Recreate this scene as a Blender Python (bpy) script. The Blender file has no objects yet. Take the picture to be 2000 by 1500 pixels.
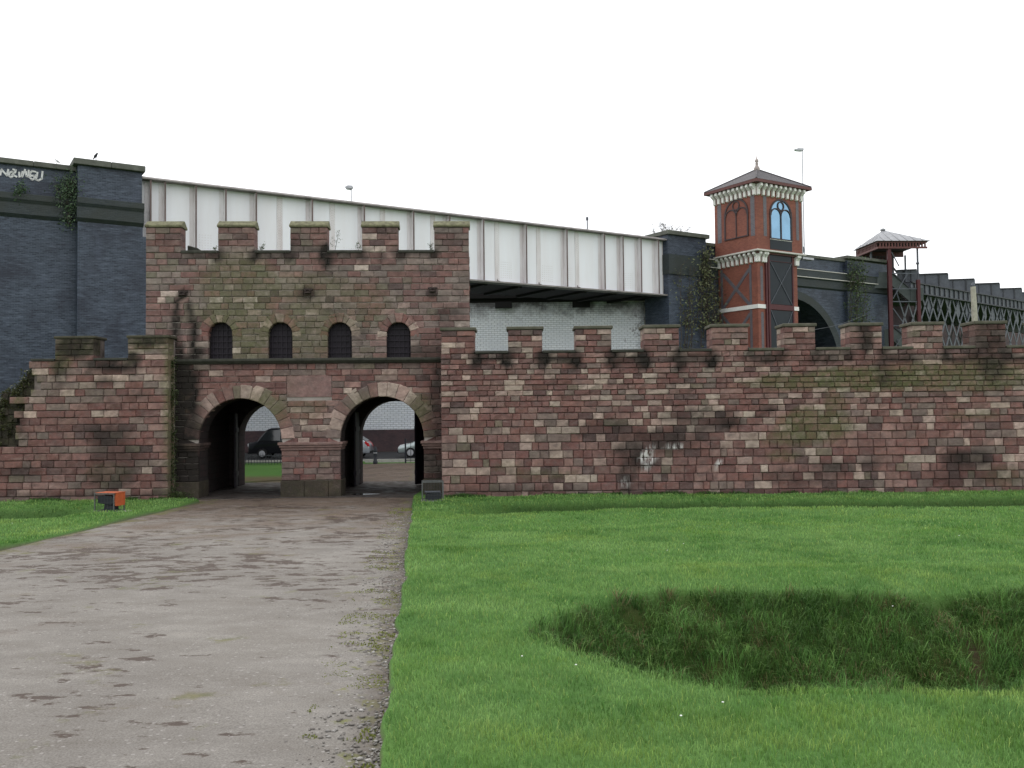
import bpy, bmesh, math, random
import numpy as np
from mathutils import Vector, Matrix, noise

random.seed(7)
np.random.seed(7)
SC = bpy.context.scene
COL = SC.collection
R = math.radians

# ------------------------------------------------------------------ camera
FPX, EYE = 1833.0, Vector((0, 0, 2.6))
PITCH, ROLL = math.atan(61 / FPX), 0.0105
_F = Vector((0, math.cos(PITCH), math.sin(PITCH)))
_U0 = Vector((0, -math.sin(PITCH), math.cos(PITCH)))
_R0 = Vector((1, 0, 0))
_R = _R0 * math.cos(ROLL) - _U0 * math.sin(ROLL)
_U = _U0 * math.cos(ROLL) + _R0 * math.sin(ROLL)
cam = bpy.data.cameras.new("camera")
cam.sensor_width = 36
cam.lens = 36 * FPX / 2000
cam.clip_start, cam.clip_end = 0.1, 6000
cam_o = bpy.data.objects.new("camera", cam)
COL.objects.link(cam_o)
cam_o.matrix_world = Matrix(((_R.x, _U.x, -_F.x, EYE.x), (_R.y, _U.y, -_F.y, EYE.y), (_R.z, _U.z, -_F.z, EYE.z), (0, 0, 0, 1)))
SC.camera = cam_o

# ------------------------------------------------------------------ world: bright overcast
SUN_EL, SUN_AZ = R(48), R(-30)          # behind the wall, to the left
world = bpy.data.worlds.new("World")
SC.world = world
world.use_nodes = True
wn, wl = world.node_tree.nodes, world.node_tree.links
wn.clear()
w_out = wn.new("ShaderNodeOutputWorld")
w_bg = wn.new("ShaderNodeBackground")
w_bg.inputs["Strength"].default_value = 0.1
w_sky = wn.new("ShaderNodeTexSky")
w_sky.sky_type = "NISHITA"
w_sky.sun_disc = False
w_sky.sun_elevation = SUN_EL
w_sky.sun_rotation = SUN_AZ
w_cl = wn.new("ShaderNodeTexNoise")
w_cl.inputs["Scale"].default_value = 2.2
w_cl.inputs["Detail"].default_value = 5
w_rp = wn.new("ShaderNodeValToRGB")
w_rp.color_ramp.elements[0].position = 0.3
w_rp.color_ramp.elements[0].color = (11.3, 11.5, 11.8, 1)
w_rp.color_ramp.elements[1].position = 0.75
w_rp.color_ramp.elements[1].color = (13.4, 13.4, 13.5, 1)
w_mix = wn.new("ShaderNodeMix")
w_mix.data_type = "RGBA"
w_mix.inputs[0].default_value = 0.94       # closed cloud cover over the clear sky
wl.new(w_cl.outputs["Fac"], w_rp.inputs["Fac"])
wl.new(w_sky.outputs["Color"], w_mix.inputs[6])
wl.new(w_rp.outputs["Color"], w_mix.inputs[7])
wl.new(w_mix.outputs[2], w_bg.inputs["Color"])
wl.new(w_bg.outputs["Background"], w_out.inputs["Surface"])

sun = bpy.data.lights.new("sun", "SUN")
sun.energy = 0.9
sun.angle = R(28)
sun.color = (1.0, 0.965, 0.92)
sun_o = bpy.data.objects.new("sun", sun)
COL.objects.link(sun_o)
_sd = Vector((math.sin(SUN_AZ) * math.cos(SUN_EL), math.cos(SUN_AZ) * math.cos(SUN_EL), math.sin(SUN_EL)))
sun_o.rotation_euler = (_sd).to_track_quat("Z", "Y").to_euler()
sun_o.location = (0, 0, 60)

vs = SC.view_settings
vs.view_transform = "Standard"
vs.look = "None"
vs.exposure = 0.32
vs.gamma = 1
vs.use_curve_mapping = False
SC.render.engine = "CYCLES"
SC.cycles.max_bounces = 6
SC.cycles.use_denoising = True


# ------------------------------------------------------------------ layout helpers
def ray(px, py):
    return (_F * FPX + _R * (px - 1000) + _U * (750 - py)).normalized()


def hit(px, py, p0, n):
    d = ray(px, py)
    return EYE + d * ((Vector(p0) - EYE).dot(n) / d.dot(n))


def at(px, py, Y):                       # the point seen at a photo pixel at a known distance
    return hit(px, py, (0, Y, 0), Vector((0, 1, 0)))


class Frame:
    """vertical wall frame: x along the wall, y into the wall (away from the viewer), z up"""
    def __init__(s, ox, oy, ang):
        s.o, s.ang = Vector((ox, oy, 0)), ang
        s.u = Vector((math.cos(ang), math.sin(ang), 0))
        s.v = Vector((-math.sin(ang), math.cos(ang), 0))

    def px(s, px, py, off=0.0):          # photo pixel -> local (x, z) on the plane y = off
        p = hit(px, py, s.o + s.v * off, s.v)
        return (p - s.o).dot(s.u), p.z

    def loc(s, x, y=0.0, z=0.0):
        return s.o + s.u * x + s.v * y + Vector((0, 0, z))


# ------------------------------------------------------------------ object helpers
def setp(o, label=None, cat=None, group=None, kind=None):
    for k, v in (("label", label), ("category", cat), ("group", group), ("kind", kind)):
        if v:
            o[k] = v
    return o


def thing(name, label, cat, loc=(0, 0, 0), rz=0.0, group=None):
    o = bpy.data.objects.new(name, None)
    o.empty_display_size = 0.3
    COL.objects.link(o)
    o.location = loc
    o.rotation_euler = (0, 0, rz)
    return setp(o, label, cat, group)


class MB:
    def __init__(s):
        s.v, s.f, s.c, s.w = [], [], [], []

    def add(s, vs, fs):
        b = len(s.v)
        s.v += [tuple(p) for p in vs]
        s.f += [tuple(b + i for i in f) for f in fs]
        return s

    def box(s, x0, x1, y0, y1, z0, z1):
        return s.add([(x0, y0, z0), (x1, y0, z0), (x1, y1, z0), (x0, y1, z0), (x0, y0, z1), (x1, y0, z1), (x1, y1, z1), (x0, y1, z1)],
                     [(0, 3, 2, 1), (4, 5, 6, 7), (0, 1, 5, 4), (1, 2, 6, 5), (2, 3, 7, 6), (3, 0, 4, 7)])

    def prism(s, poly, a, b, axis="y"):
        """poly of (x, z) swept along y, or of (y, z) swept along x, or of (x, y) swept along z"""
        n = len(poly)
        def P(p, t):
            return (p[0], t, p[1]) if axis == "y" else (t, p[0], p[1]) if axis == "x" else (p[0], p[1], t)
        vs = [P(p, a) for p in poly] + [P(p, b) for p in poly]
        fs = [(i, (i + 1) % n, n + (i + 1) % n, n + i) for i in range(n)] + [tuple(range(n - 1, -1, -1)), tuple(range(n, 2 * n))]
        return s.add(vs, fs)

    def beam(s, p, q, w, h=None, up=(0, 0, 1)):
        p, q = Vector(p), Vector(q)
        h = h or w
        d = (q - p).normalized()
        a = d.cross(Vector(up))
        if a.length < 1e-3:
            a = d.cross(Vector((1, 0, 0)))
        a.normalize()
        b = a.cross(d)
        vs = [e + a * (i * w / 2) + b * (j * h / 2) for e in (p, q) for i, j in ((-1, -1), (1, -1), (1, 1), (-1, 1))]
        return s.add(vs, [(0, 1, 2, 3), (7, 6, 5, 4), (0, 4, 5, 1), (1, 5, 6, 2), (2, 6, 7, 3), (3, 7, 4, 0)])

    def tube(s, pts, rad, n=6, caps=True):
        pts = [Vector(p) for p in pts]
        rs = rad if isinstance(rad, (list, tuple)) else [rad] * len(pts)
        b = len(s.v)
        for i, p in enumerate(pts):
            d = (pts[min(i + 1, len(pts) - 1)] - pts[max(i - 1, 0)]).normalized()
            a = d.cross(Vector((0.13, 0.2, 1)) if abs(d.z) < 0.95 else Vector((1, 0, 0))).normalized()
            c = d.cross(a)
            for k in range(n):
                t = 2 * math.pi * k / n
                s.v.append(tuple(p + a * (rs[i] * math.cos(t)) + c * (rs[i] * math.sin(t))))
        for i in range(len(pts) - 1):
            for k in range(n):
                s.f.append((b + i * n + k, b + i * n + (k + 1) % n, b + (i + 1) * n + (k + 1) % n, b + (i + 1) * n + k))
        if caps:
            s.f.append(tuple(b + k for k in range(n - 1, -1, -1)))
            s.f.append(tuple(b + (len(pts) - 1) * n + k for k in range(n)))
        return s

    def lathe(s, prof, n=12, o=(0, 0, 0), axis="z"):
        b = len(s.v)
        for r, z in prof:
            for k in range(n):
                t = 2 * math.pi * k / n
                a, c = r * math.cos(t), r * math.sin(t)
                p = (a, c, z) if axis == "z" else (a, z, c) if axis == "y" else (z, a, c)
                s.v.append((o[0] + p[0], o[1] + p[1], o[2] + p[2]))
        for i in range(len(prof) - 1):
            for k in range(n):
                s.f.append((b + i * n + k, b + i * n + (k + 1) % n, b + (i + 1) * n + (k + 1) % n, b + (i + 1) * n + k))
        s.f.append(tuple(b + k for k in range(n - 1, -1, -1)))
        s.f.append(tuple(b + (len(prof) - 1) * n + k for k in range(n)))
        return s

    def build(s, name, m, parent=None, bevel=0.0, smooth=False, fix=True, loc=None, rz=None):
        me = bpy.data.meshes.new(name)
        me.from_pydata(s.v, [], s.f)
        if s.c:
            for nm, src in (("Col", s.c), ("Wear", s.w)):
                if src:
                    at_ = me.color_attributes.new(nm, "FLOAT_COLOR", "POINT")
                    at_.data.foreach_set("color", np.array(src, dtype=np.float32).ravel())
        if fix:
            bm = bmesh.new()
            bm.from_mesh(me)
            bmesh.ops.recalc_face_normals(bm, faces=bm.faces)
            bm.to_mesh(me)
            bm.free()
        me.update()
        uv_box(me)
        if smooth:
            me.polygons.foreach_set("use_smooth", [True] * len(me.polygons))
        me.materials.append(m)
        o = bpy.data.objects.new(name, me)
        COL.objects.link(o)
        if parent:
            o.parent = parent
        if loc is not None:
            o.location = loc
        if rz is not None:
            o.rotation_euler = (0, 0, rz)
        if bevel:
            b = o.modifiers.new("bevel", "BEVEL")
            b.width, b.segments, b.limit_method = bevel, 2, "ANGLE"
        return o


def uv_box(me):
    n = len(me.loops)
    if n == 0:
        return
    co = np.empty(len(me.vertices) * 3, np.float32)
    me.vertices.foreach_get("co", co)
    co = co.reshape(-1, 3)
    vi = np.empty(n, np.int32)
    me.loops.foreach_get("vertex_index", vi)
    nf = len(me.polygons)
    pn = np.empty(nf * 3, np.float32)
    me.polygons.foreach_get("normal", pn)
    pn = np.abs(pn.reshape(-1, 3))
    lt = np.empty(nf, np.int32)
    me.polygons.foreach_get("loop_total", lt)
    ax = np.repeat(np.argmax(pn * np.array([1, 1.2, 1]), axis=1), lt)
    p = co[vi]
    uv = np.where((ax == 0)[:, None], p[:, [1, 2]], np.where((ax == 1)[:, None], p[:, [0, 2]], p[:, [0, 1]]))
    l = me.uv_layers.new(name="UVMap")
    l.data.foreach_set("uv", uv.astype(np.float32).ravel())


def copy_tree(o, parent=None):
    c = o.copy()
    COL.objects.link(c)
    if parent:
        c.parent = parent
    for ch in [x for x in bpy.data.objects if x.parent == o]:
        copy_tree(ch, c)
    return c


# ------------------------------------------------------------------ materials
class NT:
    def __init__(s, name, rough=0.8, metal=0.0, spec=0.3):
        s.m = bpy.data.materials.new(name)
        s.m.use_nodes = True
        s.n, s.l = s.m.node_tree.nodes, s.m.node_tree.links
        s.b = s.n["Principled BSDF"]
        s.b.inputs["Roughness"].default_value = rough
        s.b.inputs["Metallic"].default_value = metal
        s.b.inputs["Specular IOR Level"].default_value = spec

    def node(s, t, ins=None, **kw):
        x = s.n.new("ShaderNode" + t)
        for k, v in kw.items():
            setattr(x, k, v)
        for k, v in (ins or {}).items():
            if hasattr(v, "is_output") or isinstance(v, bpy.types.NodeSocket):
                s.l.new(v, x.inputs[k])
            else:
                x.inputs[k].default_value = v
        return x

    def noise(s, scale, detail=5, rough=0.55, vec=None, out="Fac"):
        x = s.node("TexNoise", {"Scale": scale, "Detail": detail, "Roughness": rough})
        if vec is None:
            vec = s.pos()
        s.l.new(vec, x.inputs["Vector"])
        return x.outputs[out]

    def pos(s):
        if not hasattr(s, "_p"):
            s._p = s.node("NewGeometry").outputs["Position"]
        return s._p

    def uv(s):
        if not hasattr(s, "_u"):
            s._u = s.node("UVMap", uv_map="UVMap").outputs["UV"]
        return s._u

    def scaled(s, vec, sc, off=(0, 0, 0)):
        x = s.node("Mapping", {"Vector": vec, "Scale": sc, "Location": off})
        return x.outputs["Vector"]

    def ramp(s, fac, stops):
        x = s.node("ValToRGB", {"Fac": fac})
        e = x.color_ramp.elements
        while len(e) < len(stops):
            e.new(0.5)
        for i, (p, c) in enumerate(stops):
            e[i].position = p
            e[i].color = c if len(c) == 4 else (*c, 1)
        return x.outputs["Color"]

    def rng(s, fac, a, b, c=0.0, d=1.0):
        x = s.node("MapRange", {"Value": fac, "From Min": a, "From Max": b, "To Min": c, "To Max": d})
        return x.outputs["Result"]

    def mix(s, fac, a, b, mode="MIX"):
        x = s.node("Mix", data_type="RGBA", blend_type=mode)
        for i, v in ((0, fac), (6, a), (7, b)):
            if isinstance(v, bpy.types.NodeSocket):
                s.l.new(v, x.inputs[i])
            else:
                x.inputs[i].default_value = v if i == 0 or len(v) == 4 else (*v, 1)
        return x.outputs[2]

    def math(s, op, a, b=0.0):
        x = s.node("Math", {0: a, 1: b}, operation=op)
        return x.outputs[0]

    def attr(s, nm):
        return s.node("Attribute", attribute_name=nm)

    def bump(s, h, strength=0.5, dist=0.02):
        x = s.node("Bump", {"Height": h, "Strength": strength, "Distance": dist})
        s.l.new(x.outputs["Normal"], s.b.inputs["Normal"])

    def base(s, c):
        if isinstance(c, bpy.types.NodeSocket):
            s.l.new(c, s.b.inputs["Base Color"])
        else:
            s.b.inputs["Base Color"].default_value = (*c, 1)
        return s

    def rough(s, f):
        s.l.new(f, s.b.inputs["Roughness"])
        return s


M = {}


def paint(name, c, rough=0.55, metal=0.0, var=0.25, scale=6.0, spec=0.3, streak=False, dirt=None):
    t = NT(name, rough, metal, spec)
    v = t.scaled(t.pos(), (1, 1, 0.15)) if streak else t.pos()
    n = t.noise(scale, 6, 0.6, v)
    dk = dirt or tuple(x * (1 - var) for x in c)
    lt = tuple(min(1, x * (1 + var * 0.4)) for x in c)
    t.base(t.ramp(n, [(0.3, dk), (0.62, c), (0.8, lt)]))
    t.bump(t.noise(scale * 8, 3), 0.15, 0.01)
    M[name] = t.m
    return t.m


def mk_stone():
    t = NT("sandstone", 0.92, 0, 0.15)
    col = t.attr("Col").outputs["Color"]
    wear = t.node("SeparateColor", {"Color": t.attr("Wear").outputs["Color"]})
    n1 = t.noise(7, 8, 0.62)
    n2 = t.noise(38, 5, 0.6)
    n3 = t.noise(2.2, 6, 0.6)
    n4 = t.noise(3.4, 7, 0.66, t.scaled(t.pos(), (1, 1, 1.7), (5, 2, 9)))
    n6 = t.noise(1.5, 7, 0.7, t.scaled(t.pos(), (1, 1, 1.5), (25, 12, 3)))
    col = t.mix(t.rng(n6, 0.4, 0.64, 0.0, 0.48), col, t.ramp(t.noise(2.6, 6, 0.7, t.scaled(t.pos(), (1, 1, 2.2), (2, 31, 8))), [(0.3, (0.095, 0.062, 0.058)), (0.5, (0.2, 0.122, 0.11)), (0.66, (0.36, 0.27, 0.24))]))
    n5 = t.noise(0.55, 5, 0.6, t.scaled(t.pos(), (1, 1, 1), (15, 7, 1)))
    c = t.mix(t.rng(n4, 0.46, 0.7, 0, 0.62), col, (0.15, 0.12, 0.113))
    c = t.mix(t.rng(n4, 0.42, 0.28, 0, 0.5), c, (0.31, 0.24, 0.22))
    c = t.mix(t.rng(n1, 0.35, 0.72, 0, 0.8), c, t.mix(1, c, (0.58, 0.55, 0.56), "MULTIPLY"))
    c = t.mix(t.rng(n5, 0.45, 0.72, 0, 0.4), c, t.mix(1, c, (0.55, 0.52, 0.52), "MULTIPLY"))
    c = t.mix(t.rng(n2, 0.54, 0.8, 0, 0.4), c, (0.36, 0.31, 0.28))
    g = t.math("MULTIPLY", wear.outputs["Green"], t.rng(n1, 0.28, 0.6, 0.35, 1.1))
    c = t.mix(g, c, t.ramp(n2, [(0.3, (0.055, 0.06, 0.025)), (0.7, (0.16, 0.165, 0.08))]))
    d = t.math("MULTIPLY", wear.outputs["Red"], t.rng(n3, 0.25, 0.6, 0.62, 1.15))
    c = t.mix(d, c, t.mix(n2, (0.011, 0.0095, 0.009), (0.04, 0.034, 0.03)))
    st = t.noise(14, 4, 0.6, t.scaled(t.pos(), (1, 1, 0.18)))
    wf = t.math("MULTIPLY", wear.outputs["Blue"], t.rng(st, 0.42, 0.55, 0, 1))
    c = t.mix(wf, c, (0.74, 0.72, 0.7))
    t.base(c)
    t.bump(t.math("ADD", t.noise(16, 7, 0.65), t.math("MULTIPLY", n2, 0.5)), 0.55, 0.03)
    M["stone"] = t.m


def mk_mortar():
    t = NT("mortar", 0.95, 0, 0.1)
    n = t.noise(3, 6)
    c = t.ramp(n, [(0.3, (0.08, 0.066, 0.06)), (0.55, (0.18, 0.15, 0.137)), (0.75, (0.28, 0.24, 0.22))])
    t.base(c)
    t.bump(t.noise(60, 3), 0.4, 0.01)
    M["mortar"] = t.m
    t = NT("lime_mortar", 0.95, 0, 0.1)
    n = t.noise(1.6, 6)
    t.base(t.ramp(n, [(0.32, (0.12, 0.105, 0.095)), (0.5, (0.3, 0.27, 0.245)), (0.72, (0.4, 0.37, 0.34))]))
    M["lime_mortar"] = t.m


def brickmat(name, c1, c2, mortar, bw, rh, ms, rough=0.75, spec=0.3, grime=None, gr=(0.45, 0.7), bump=0.6, wear=None):
    t = NT(name, rough, 0, spec)
    b = t.node("TexBrick", {"Vector": t.uv(), "Color1": (*c1, 1), "Color2": (*c2, 1), "Mortar": (*mortar, 1), "Scale": 1.0, "Mortar Size": ms,
                            "Mortar Smooth": 0.2, "Bias": 0.0, "Brick Width": bw, "Row Height": rh})
    c = b.outputs["Color"]
    n = t.noise(0.55, 7, 0.62)
    n2 = t.noise(9, 4)
    c = t.mix(t.rng(n2, 0.35, 0.75, 0, 0.45), c, t.mix(1, c, (0.6, 0.6, 0.62), "MULTIPLY"))
    if grime:
        c = t.mix(t.rng(n, gr[0], gr[1], 0, 0.85), c, grime)
    if wear:
        c = wear(t, c)
    t.base(c)
    t.bump(t.math("ADD", t.math("MULTIPLY", b.outputs["Fac"], -1.0), t.math("MULTIPLY", n2, 0.3)), bump, 0.012)
    M[name] = t.m


mk_stone()
mk_mortar()


def rubble_mat():
    t = NT("rubble_lining", 0.92, 0, 0.15)  # the passage shade is darkened into this stone colour
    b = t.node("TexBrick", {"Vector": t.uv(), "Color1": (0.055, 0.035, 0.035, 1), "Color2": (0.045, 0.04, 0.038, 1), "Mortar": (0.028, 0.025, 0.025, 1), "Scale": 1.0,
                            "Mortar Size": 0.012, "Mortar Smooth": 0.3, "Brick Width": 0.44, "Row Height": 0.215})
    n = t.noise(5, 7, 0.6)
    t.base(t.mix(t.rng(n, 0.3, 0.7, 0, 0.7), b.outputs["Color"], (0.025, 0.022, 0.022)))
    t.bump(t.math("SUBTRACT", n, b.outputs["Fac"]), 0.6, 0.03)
    M["lining"] = t.m


rubble_mat()


def blue_wear(t, c):
    s = t.noise(1.4, 6, 0.65, t.scaled(t.pos(), (1, 1, 0.35)))
    c = t.mix(t.rng(s, 0.55, 0.7, 0, 0.45), c, (0.06, 0.076, 0.115))
    h = t.noise(1.0, 4, 0.75, t.scaled(t.pos(), (1.3, 1.3, 10)))
    c = t.mix(t.rng(h, 0.52, 0.7, 0, 0.6), c, (0.115, 0.142, 0.19))
    c = t.mix(t.rng(h, 0.46, 0.3, 0, 0.7), c, (0.011, 0.014, 0.026))
    return c


brickmat("blue_brick", (0.014, 0.022, 0.039), (0.052, 0.068, 0.1), (0.062, 0.082, 0.11), 0.235, 0.083, 0.013, 0.5, 0.4, (0.014, 0.018, 0.032), (0.45, 0.75), 0.5, blue_wear)
brickmat("blue_brick_band", (0.02, 0.028, 0.036), (0.042, 0.052, 0.06), (0.03, 0.042, 0.036), 0.235, 0.083, 0.012, 0.6, 0.4, (0.028, 0.034, 0.03), (0.42, 0.62), 0.5)


def white_wear(t, c):
    sx = t.node("SeparateXYZ", {"Vector": t.pos()})
    z, x = sx.outputs["Z"], sx.outputs["X"]
    n = t.noise(0.9, 7, 0.65)
    flake = t.noise(3.0, 8, 0.7)
    top = t.math("ADD", t.rng(z, 9.2, 10.7, 0, 0.75), t.math("MULTIPLY", t.math("SUBTRACT", n, 0.5), 1.6))
    c = t.mix(t.rng(top, 0.35, 0.85, 0, 0.9), c, (0.07, 0.065, 0.07))
    fl = t.math("ADD", t.rng(x, 6.5, 11.3, -0.12, 0.17), flake)
    c = t.mix(t.rng(fl, 0.6, 0.66, 0, 0.7), c, (0.09, 0.085, 0.09))
    return c


brickmat("white_glazed_brick", (0.8, 0.85, 0.9), (0.88, 0.92, 0.95), (0.33, 0.35, 0.38), 0.42, 0.155, 0.014, 0.22, 0.6, (0.6, 0.64, 0.68), (0.5, 0.8), 0.25, white_wear)
brickmat("plum_brick", (0.075, 0.038, 0.045), (0.11, 0.055, 0.058), (0.07, 0.06, 0.06), 0.235, 0.08, 0.012, 0.6, 0.4, (0.03, 0.025, 0.03), (0.45, 0.7))
brickmat("red_brick", (0.2, 0.07, 0.048), (0.28, 0.1, 0.066), (0.25, 0.11, 0.085), 0.235, 0.083, 0.012, 0.75, 0.25, (0.14, 0.05, 0.042), (0.45, 0.75), 0.4)
brickmat("grey_engineering_brick", (0.09, 0.085, 0.1), (0.13, 0.12, 0.14), (0.16, 0.15, 0.16), 0.235, 0.083, 0.014, 0.5, 0.4)
brickmat("roof_tile", (0.06, 0.057, 0.065), (0.1, 0.09, 0.095), (0.04, 0.035, 0.035), 0.25, 0.14, 0.01, 0.7, 0.3, None, (0.4, 0.7), 0.8)

paint("coping_stone", (0.115, 0.108, 0.085), 0.9, var=0.55, scale=3, dirt=(0.06, 0.062, 0.04))
paint("coping_blue", (0.13, 0.135, 0.115), 0.85, var=0.4, scale=2.5)
paint("moss_coping", (0.075, 0.07, 0.045), 0.95, var=0.5, scale=5, dirt=(0.04, 0.036, 0.028))
paint("lichen_coping", (0.19, 0.185, 0.11), 0.95, var=0.9, scale=7, dirt=(0.07, 0.065, 0.04))
paint("dark_slab", (0.055, 0.055, 0.045), 0.9, var=0.4, scale=5)
paint("dark_timber", (0.02, 0.015, 0.023), 0.6, var=0.35, scale=7, streak=True)
paint("grille_panel", (0.017, 0.012, 0.02), 0.6, var=0.3, scale=5)
paint("white_paint", (0.81, 0.82, 0.86), 0.45, var=0.04, scale=1.1, streak=True, dirt=(0.76, 0.75, 0.775))
paint("pinkish_paint", (0.74, 0.72, 0.735), 0.5, var=0.1, scale=2.5, streak=True, dirt=(0.58, 0.53, 0.53))
paint("rust_edge", (0.15, 0.105, 0.1), 0.7, var=0.4, scale=4, streak=True)
paint("flange_grey", (0.26, 0.24, 0.23), 0.65, var=0.45, scale=2.5)
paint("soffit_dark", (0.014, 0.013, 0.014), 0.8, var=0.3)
paint("red_paint", (0.085, 0.021, 0.024), 0.5, var=0.25, scale=5)
paint("red_fascia", (0.13, 0.05, 0.045), 0.55, var=0.25, scale=5)
paint("bracket_white", (0.78, 0.77, 0.74), 0.5, var=0.12, scale=5)
paint("stone_trim", (0.58, 0.56, 0.52), 0.8, var=0.2, scale=4)
paint("finial_stone", (0.42, 0.36, 0.34), 0.8, var=0.3, scale=7)
paint("timber_brown", (0.06, 0.042, 0.045), 0.6, var=0.3)
paint("iron_grey", (0.1, 0.11, 0.13), 0.55, var=0.35, scale=2.5)
paint("iron_dark", (0.045, 0.048, 0.055), 0.6, var=0.3, scale=2.5)
paint("iron_green", (0.07, 0.085, 0.082), 0.55, var=0.3, scale=2)
paint("roof_metal", (0.33, 0.335, 0.35), 0.45, 0.2, 0.25, 2.5)
paint("galvanised", (0.42, 0.43, 0.45), 0.45, 0.5, 0.2, 6)
paint("cage_wire", (0.13, 0.135, 0.135), 0.5, 0.4, 0.3, 10)
paint("mesh_wire", (0.07, 0.072, 0.075), 0.6, 0.2, 0.3, 10)
paint("lamp_black", (0.02, 0.023, 0.03), 0.45, var=0.3)
paint("orange_plastic", (0.45, 0.1, 0.035), 0.5, var=0.25, scale=9)
paint("concrete", (0.36, 0.35, 0.32), 0.9, var=0.3, scale=5)
paint("concrete_post", (0.42, 0.4, 0.33), 0.85, var=0.3, scale=4)
paint("tyre", (0.012, 0.012, 0.013), 0.85, var=0.2)
paint("graffiti_white", (0.72, 0.72, 0.72), 0.6, var=0.25, scale=8)
paint("bark", (0.075, 0.06, 0.048), 0.9, var=0.4, scale=12)
paint("bird_grey", (0.05, 0.052, 0.06), 0.7, var=0.4, scale=40)
paint("bird_white", (0.6, 0.6, 0.6), 0.7, var=0.2, scale=40)
paint("daisy_white", (0.8, 0.8, 0.78), 0.8, var=0.1)
paint("tail_red", (0.4, 0.015, 0.02), 0.25, var=0.1)
paint("lens_clear", (0.7, 0.72, 0.75), 0.15, var=0.1)


def carpaint(name, c):
    t = NT(name, 0.28, 0.55, 0.5)
    t.b.inputs["Coat Weight"].default_value = 0.6
    n = t.noise(3, 3)
    t.base(t.ramp(n, [(0.3, tuple(x * 0.92 for x in c)), (0.7, c)]))
    M[name] = t.m


carpaint("car_silver", (0.46, 0.5, 0.54))
carpaint("car_sage", (0.4, 0.46, 0.46))
carpaint("car_black", (0.012, 0.013, 0.017))


def glass(name, c, rough=0.06, metal=0.0, spec=0.8):
    t = NT(name, rough, metal, spec)
    n = t.noise(1.2, 2)
    t.base(t.ramp(n, [(0.35, tuple(x * 0.85 for x in c)), (0.65, c)]))
    M[name] = t.m


glass("car_glass", (0.015, 0.018, 0.02))
glass("lift_glass", (0.2, 0.36, 0.5), 0.08, 0.75)  # base colour carries a blue sky reflection
glass("shaft_glass", (0.02, 0.027, 0.033), 0.25, 0, 0.15)

# ================================================================== ground
def smooth(a, b, x):
    t = np.clip((x - a) / (b - a), 0, 1)
    return t * t * (3 - 2 * t)


def vnoise(x, y, s, seed=0):
    """cheap smooth value noise for arrays"""
    x = np.asarray(x) * s + 37.1 + seed * 11.7
    y = np.asarray(y) * s + 91.7 + seed * 5.3
    xi, yi = np.floor(x), np.floor(y)
    fx, fy = x - xi, y - yi
    fx, fy = fx * fx * (3 - 2 * fx), fy * fy * (3 - 2 * fy)
    def h(a, b):
        v = np.sin(a * 127.1 + b * 311.7 + seed * 17.3) * 43758.5453
        return v - np.floor(v)
    return (h(xi, yi) * (1 - fx) + h(xi + 1, yi) * fx) * (1 - fy) + (h(xi, yi + 1) * (1 - fx) + h(xi + 1, yi + 1) * fx) * fy


def base_z(y):
    y = np.asarray(y, float)
    return np.where(y < 30.9, 0.52 - 0.0168 * np.maximum(y, -4), 0.0)


def ditch_near(x, y):
    """depth and bank mask of the V-shaped ditch in the near lawn"""
    x, y = np.asarray(x, float), np.asarray(y, float)
    w = 2.45 * np.sin(np.pi / 2 * np.clip((x - 0.12) / 1.95, 0, 1)) + 1e-3
    q = np.abs(y - (9.78 + 0.1 * np.sin(x * 1.1) - 0.02 * x)) / w
    d = np.clip(1 - q, 0, 1)
    dep = 1.45 * (w / 2.45) ** 0.8 * np.where(d < 0.1, d * d * 5, d - 0.05) / 0.95
    return np.where(w > 0.02, dep, 0), np.where(w > 0.02, smooth(0.03, 0.14, d), 0)


def ditch_far(x, y):
    x, y = np.asarray(x, float), np.asarray(y, float)
    right = smooth(-2.0, 0.6, x)
    left = smooth(-11.2, -13.0, x)
    yc = 25.0 + 0.2 * np.sin(x * 0.5)
    d = np.clip(1 - np.abs(y - yc) / np.where(y < yc, 1.7, 2.6), 0, 1)
    return 0.95 * (d * d * (3 - 2 * d)) * np.maximum(right, left * 0.7), smooth(0.02, 0.3, d) * np.maximum(right, left * 0.7)


def path_edges(y):
    y = np.asarray(y, float)
    xr = -0.82 - 0.0964 * (np.minimum(y, 31) - 5.8) + 0.1 * (vnoise(y, y * 0, 1.3) - 0.5) + 0.05 * (vnoise(y, y * 0, 5, 2) - 0.5)
    xl = -9.72 - 0.02 * (y - 22) + 0.12 * (vnoise(y, y * 0, 0.9, 5) - 0.5)
    t = smooth(29.5, 31.5, y)
    xl = xl * (1 - t) + (-11.4) * t
    t2 = smooth(37.5, 41, y)
    xl = xl * (1 - t2) + (-8.7) * t2
    xr = xr * (1 - t2) + (-2.4) * t2
    return xl, xr


def ground_z(x, y):
    x, y = np.asarray(x, float), np.asarray(y, float)
    z = base_z(y)
    dn, bn = ditch_near(x, y)
    df, bf = ditch_far(x, y)
    lump = (vnoise(x, y, 0.7, 3) - 0.5) * 0.07 + (vnoise(x, y, 2.1, 4) - 0.5) * 0.025
    near = np.where((y < 30) & (y > -3), 1.0, 0.0)
    z = z + lump * near - dn - df * near
    z = z + bn * ((vnoise(x, y, 1.9, 6) - 0.5) * 0.22 + (vnoise(x, y, 4.5, 7) - 0.5) * 0.14)
    z = z + near * 0.09 * np.exp(-((y - 22.9) / 0.8) ** 2) * smooth(-1.5, 1, x)
    z = z - bn * 0.12 * np.exp(-((x - 5.35 - 0.12 * np.sin(y * 4)) / 0.09) ** 2)
    z = z + near * 0.1 * np.exp(-((y - 13.2) / 0.9) ** 2) * smooth(0, 2, x)
    return z


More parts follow.
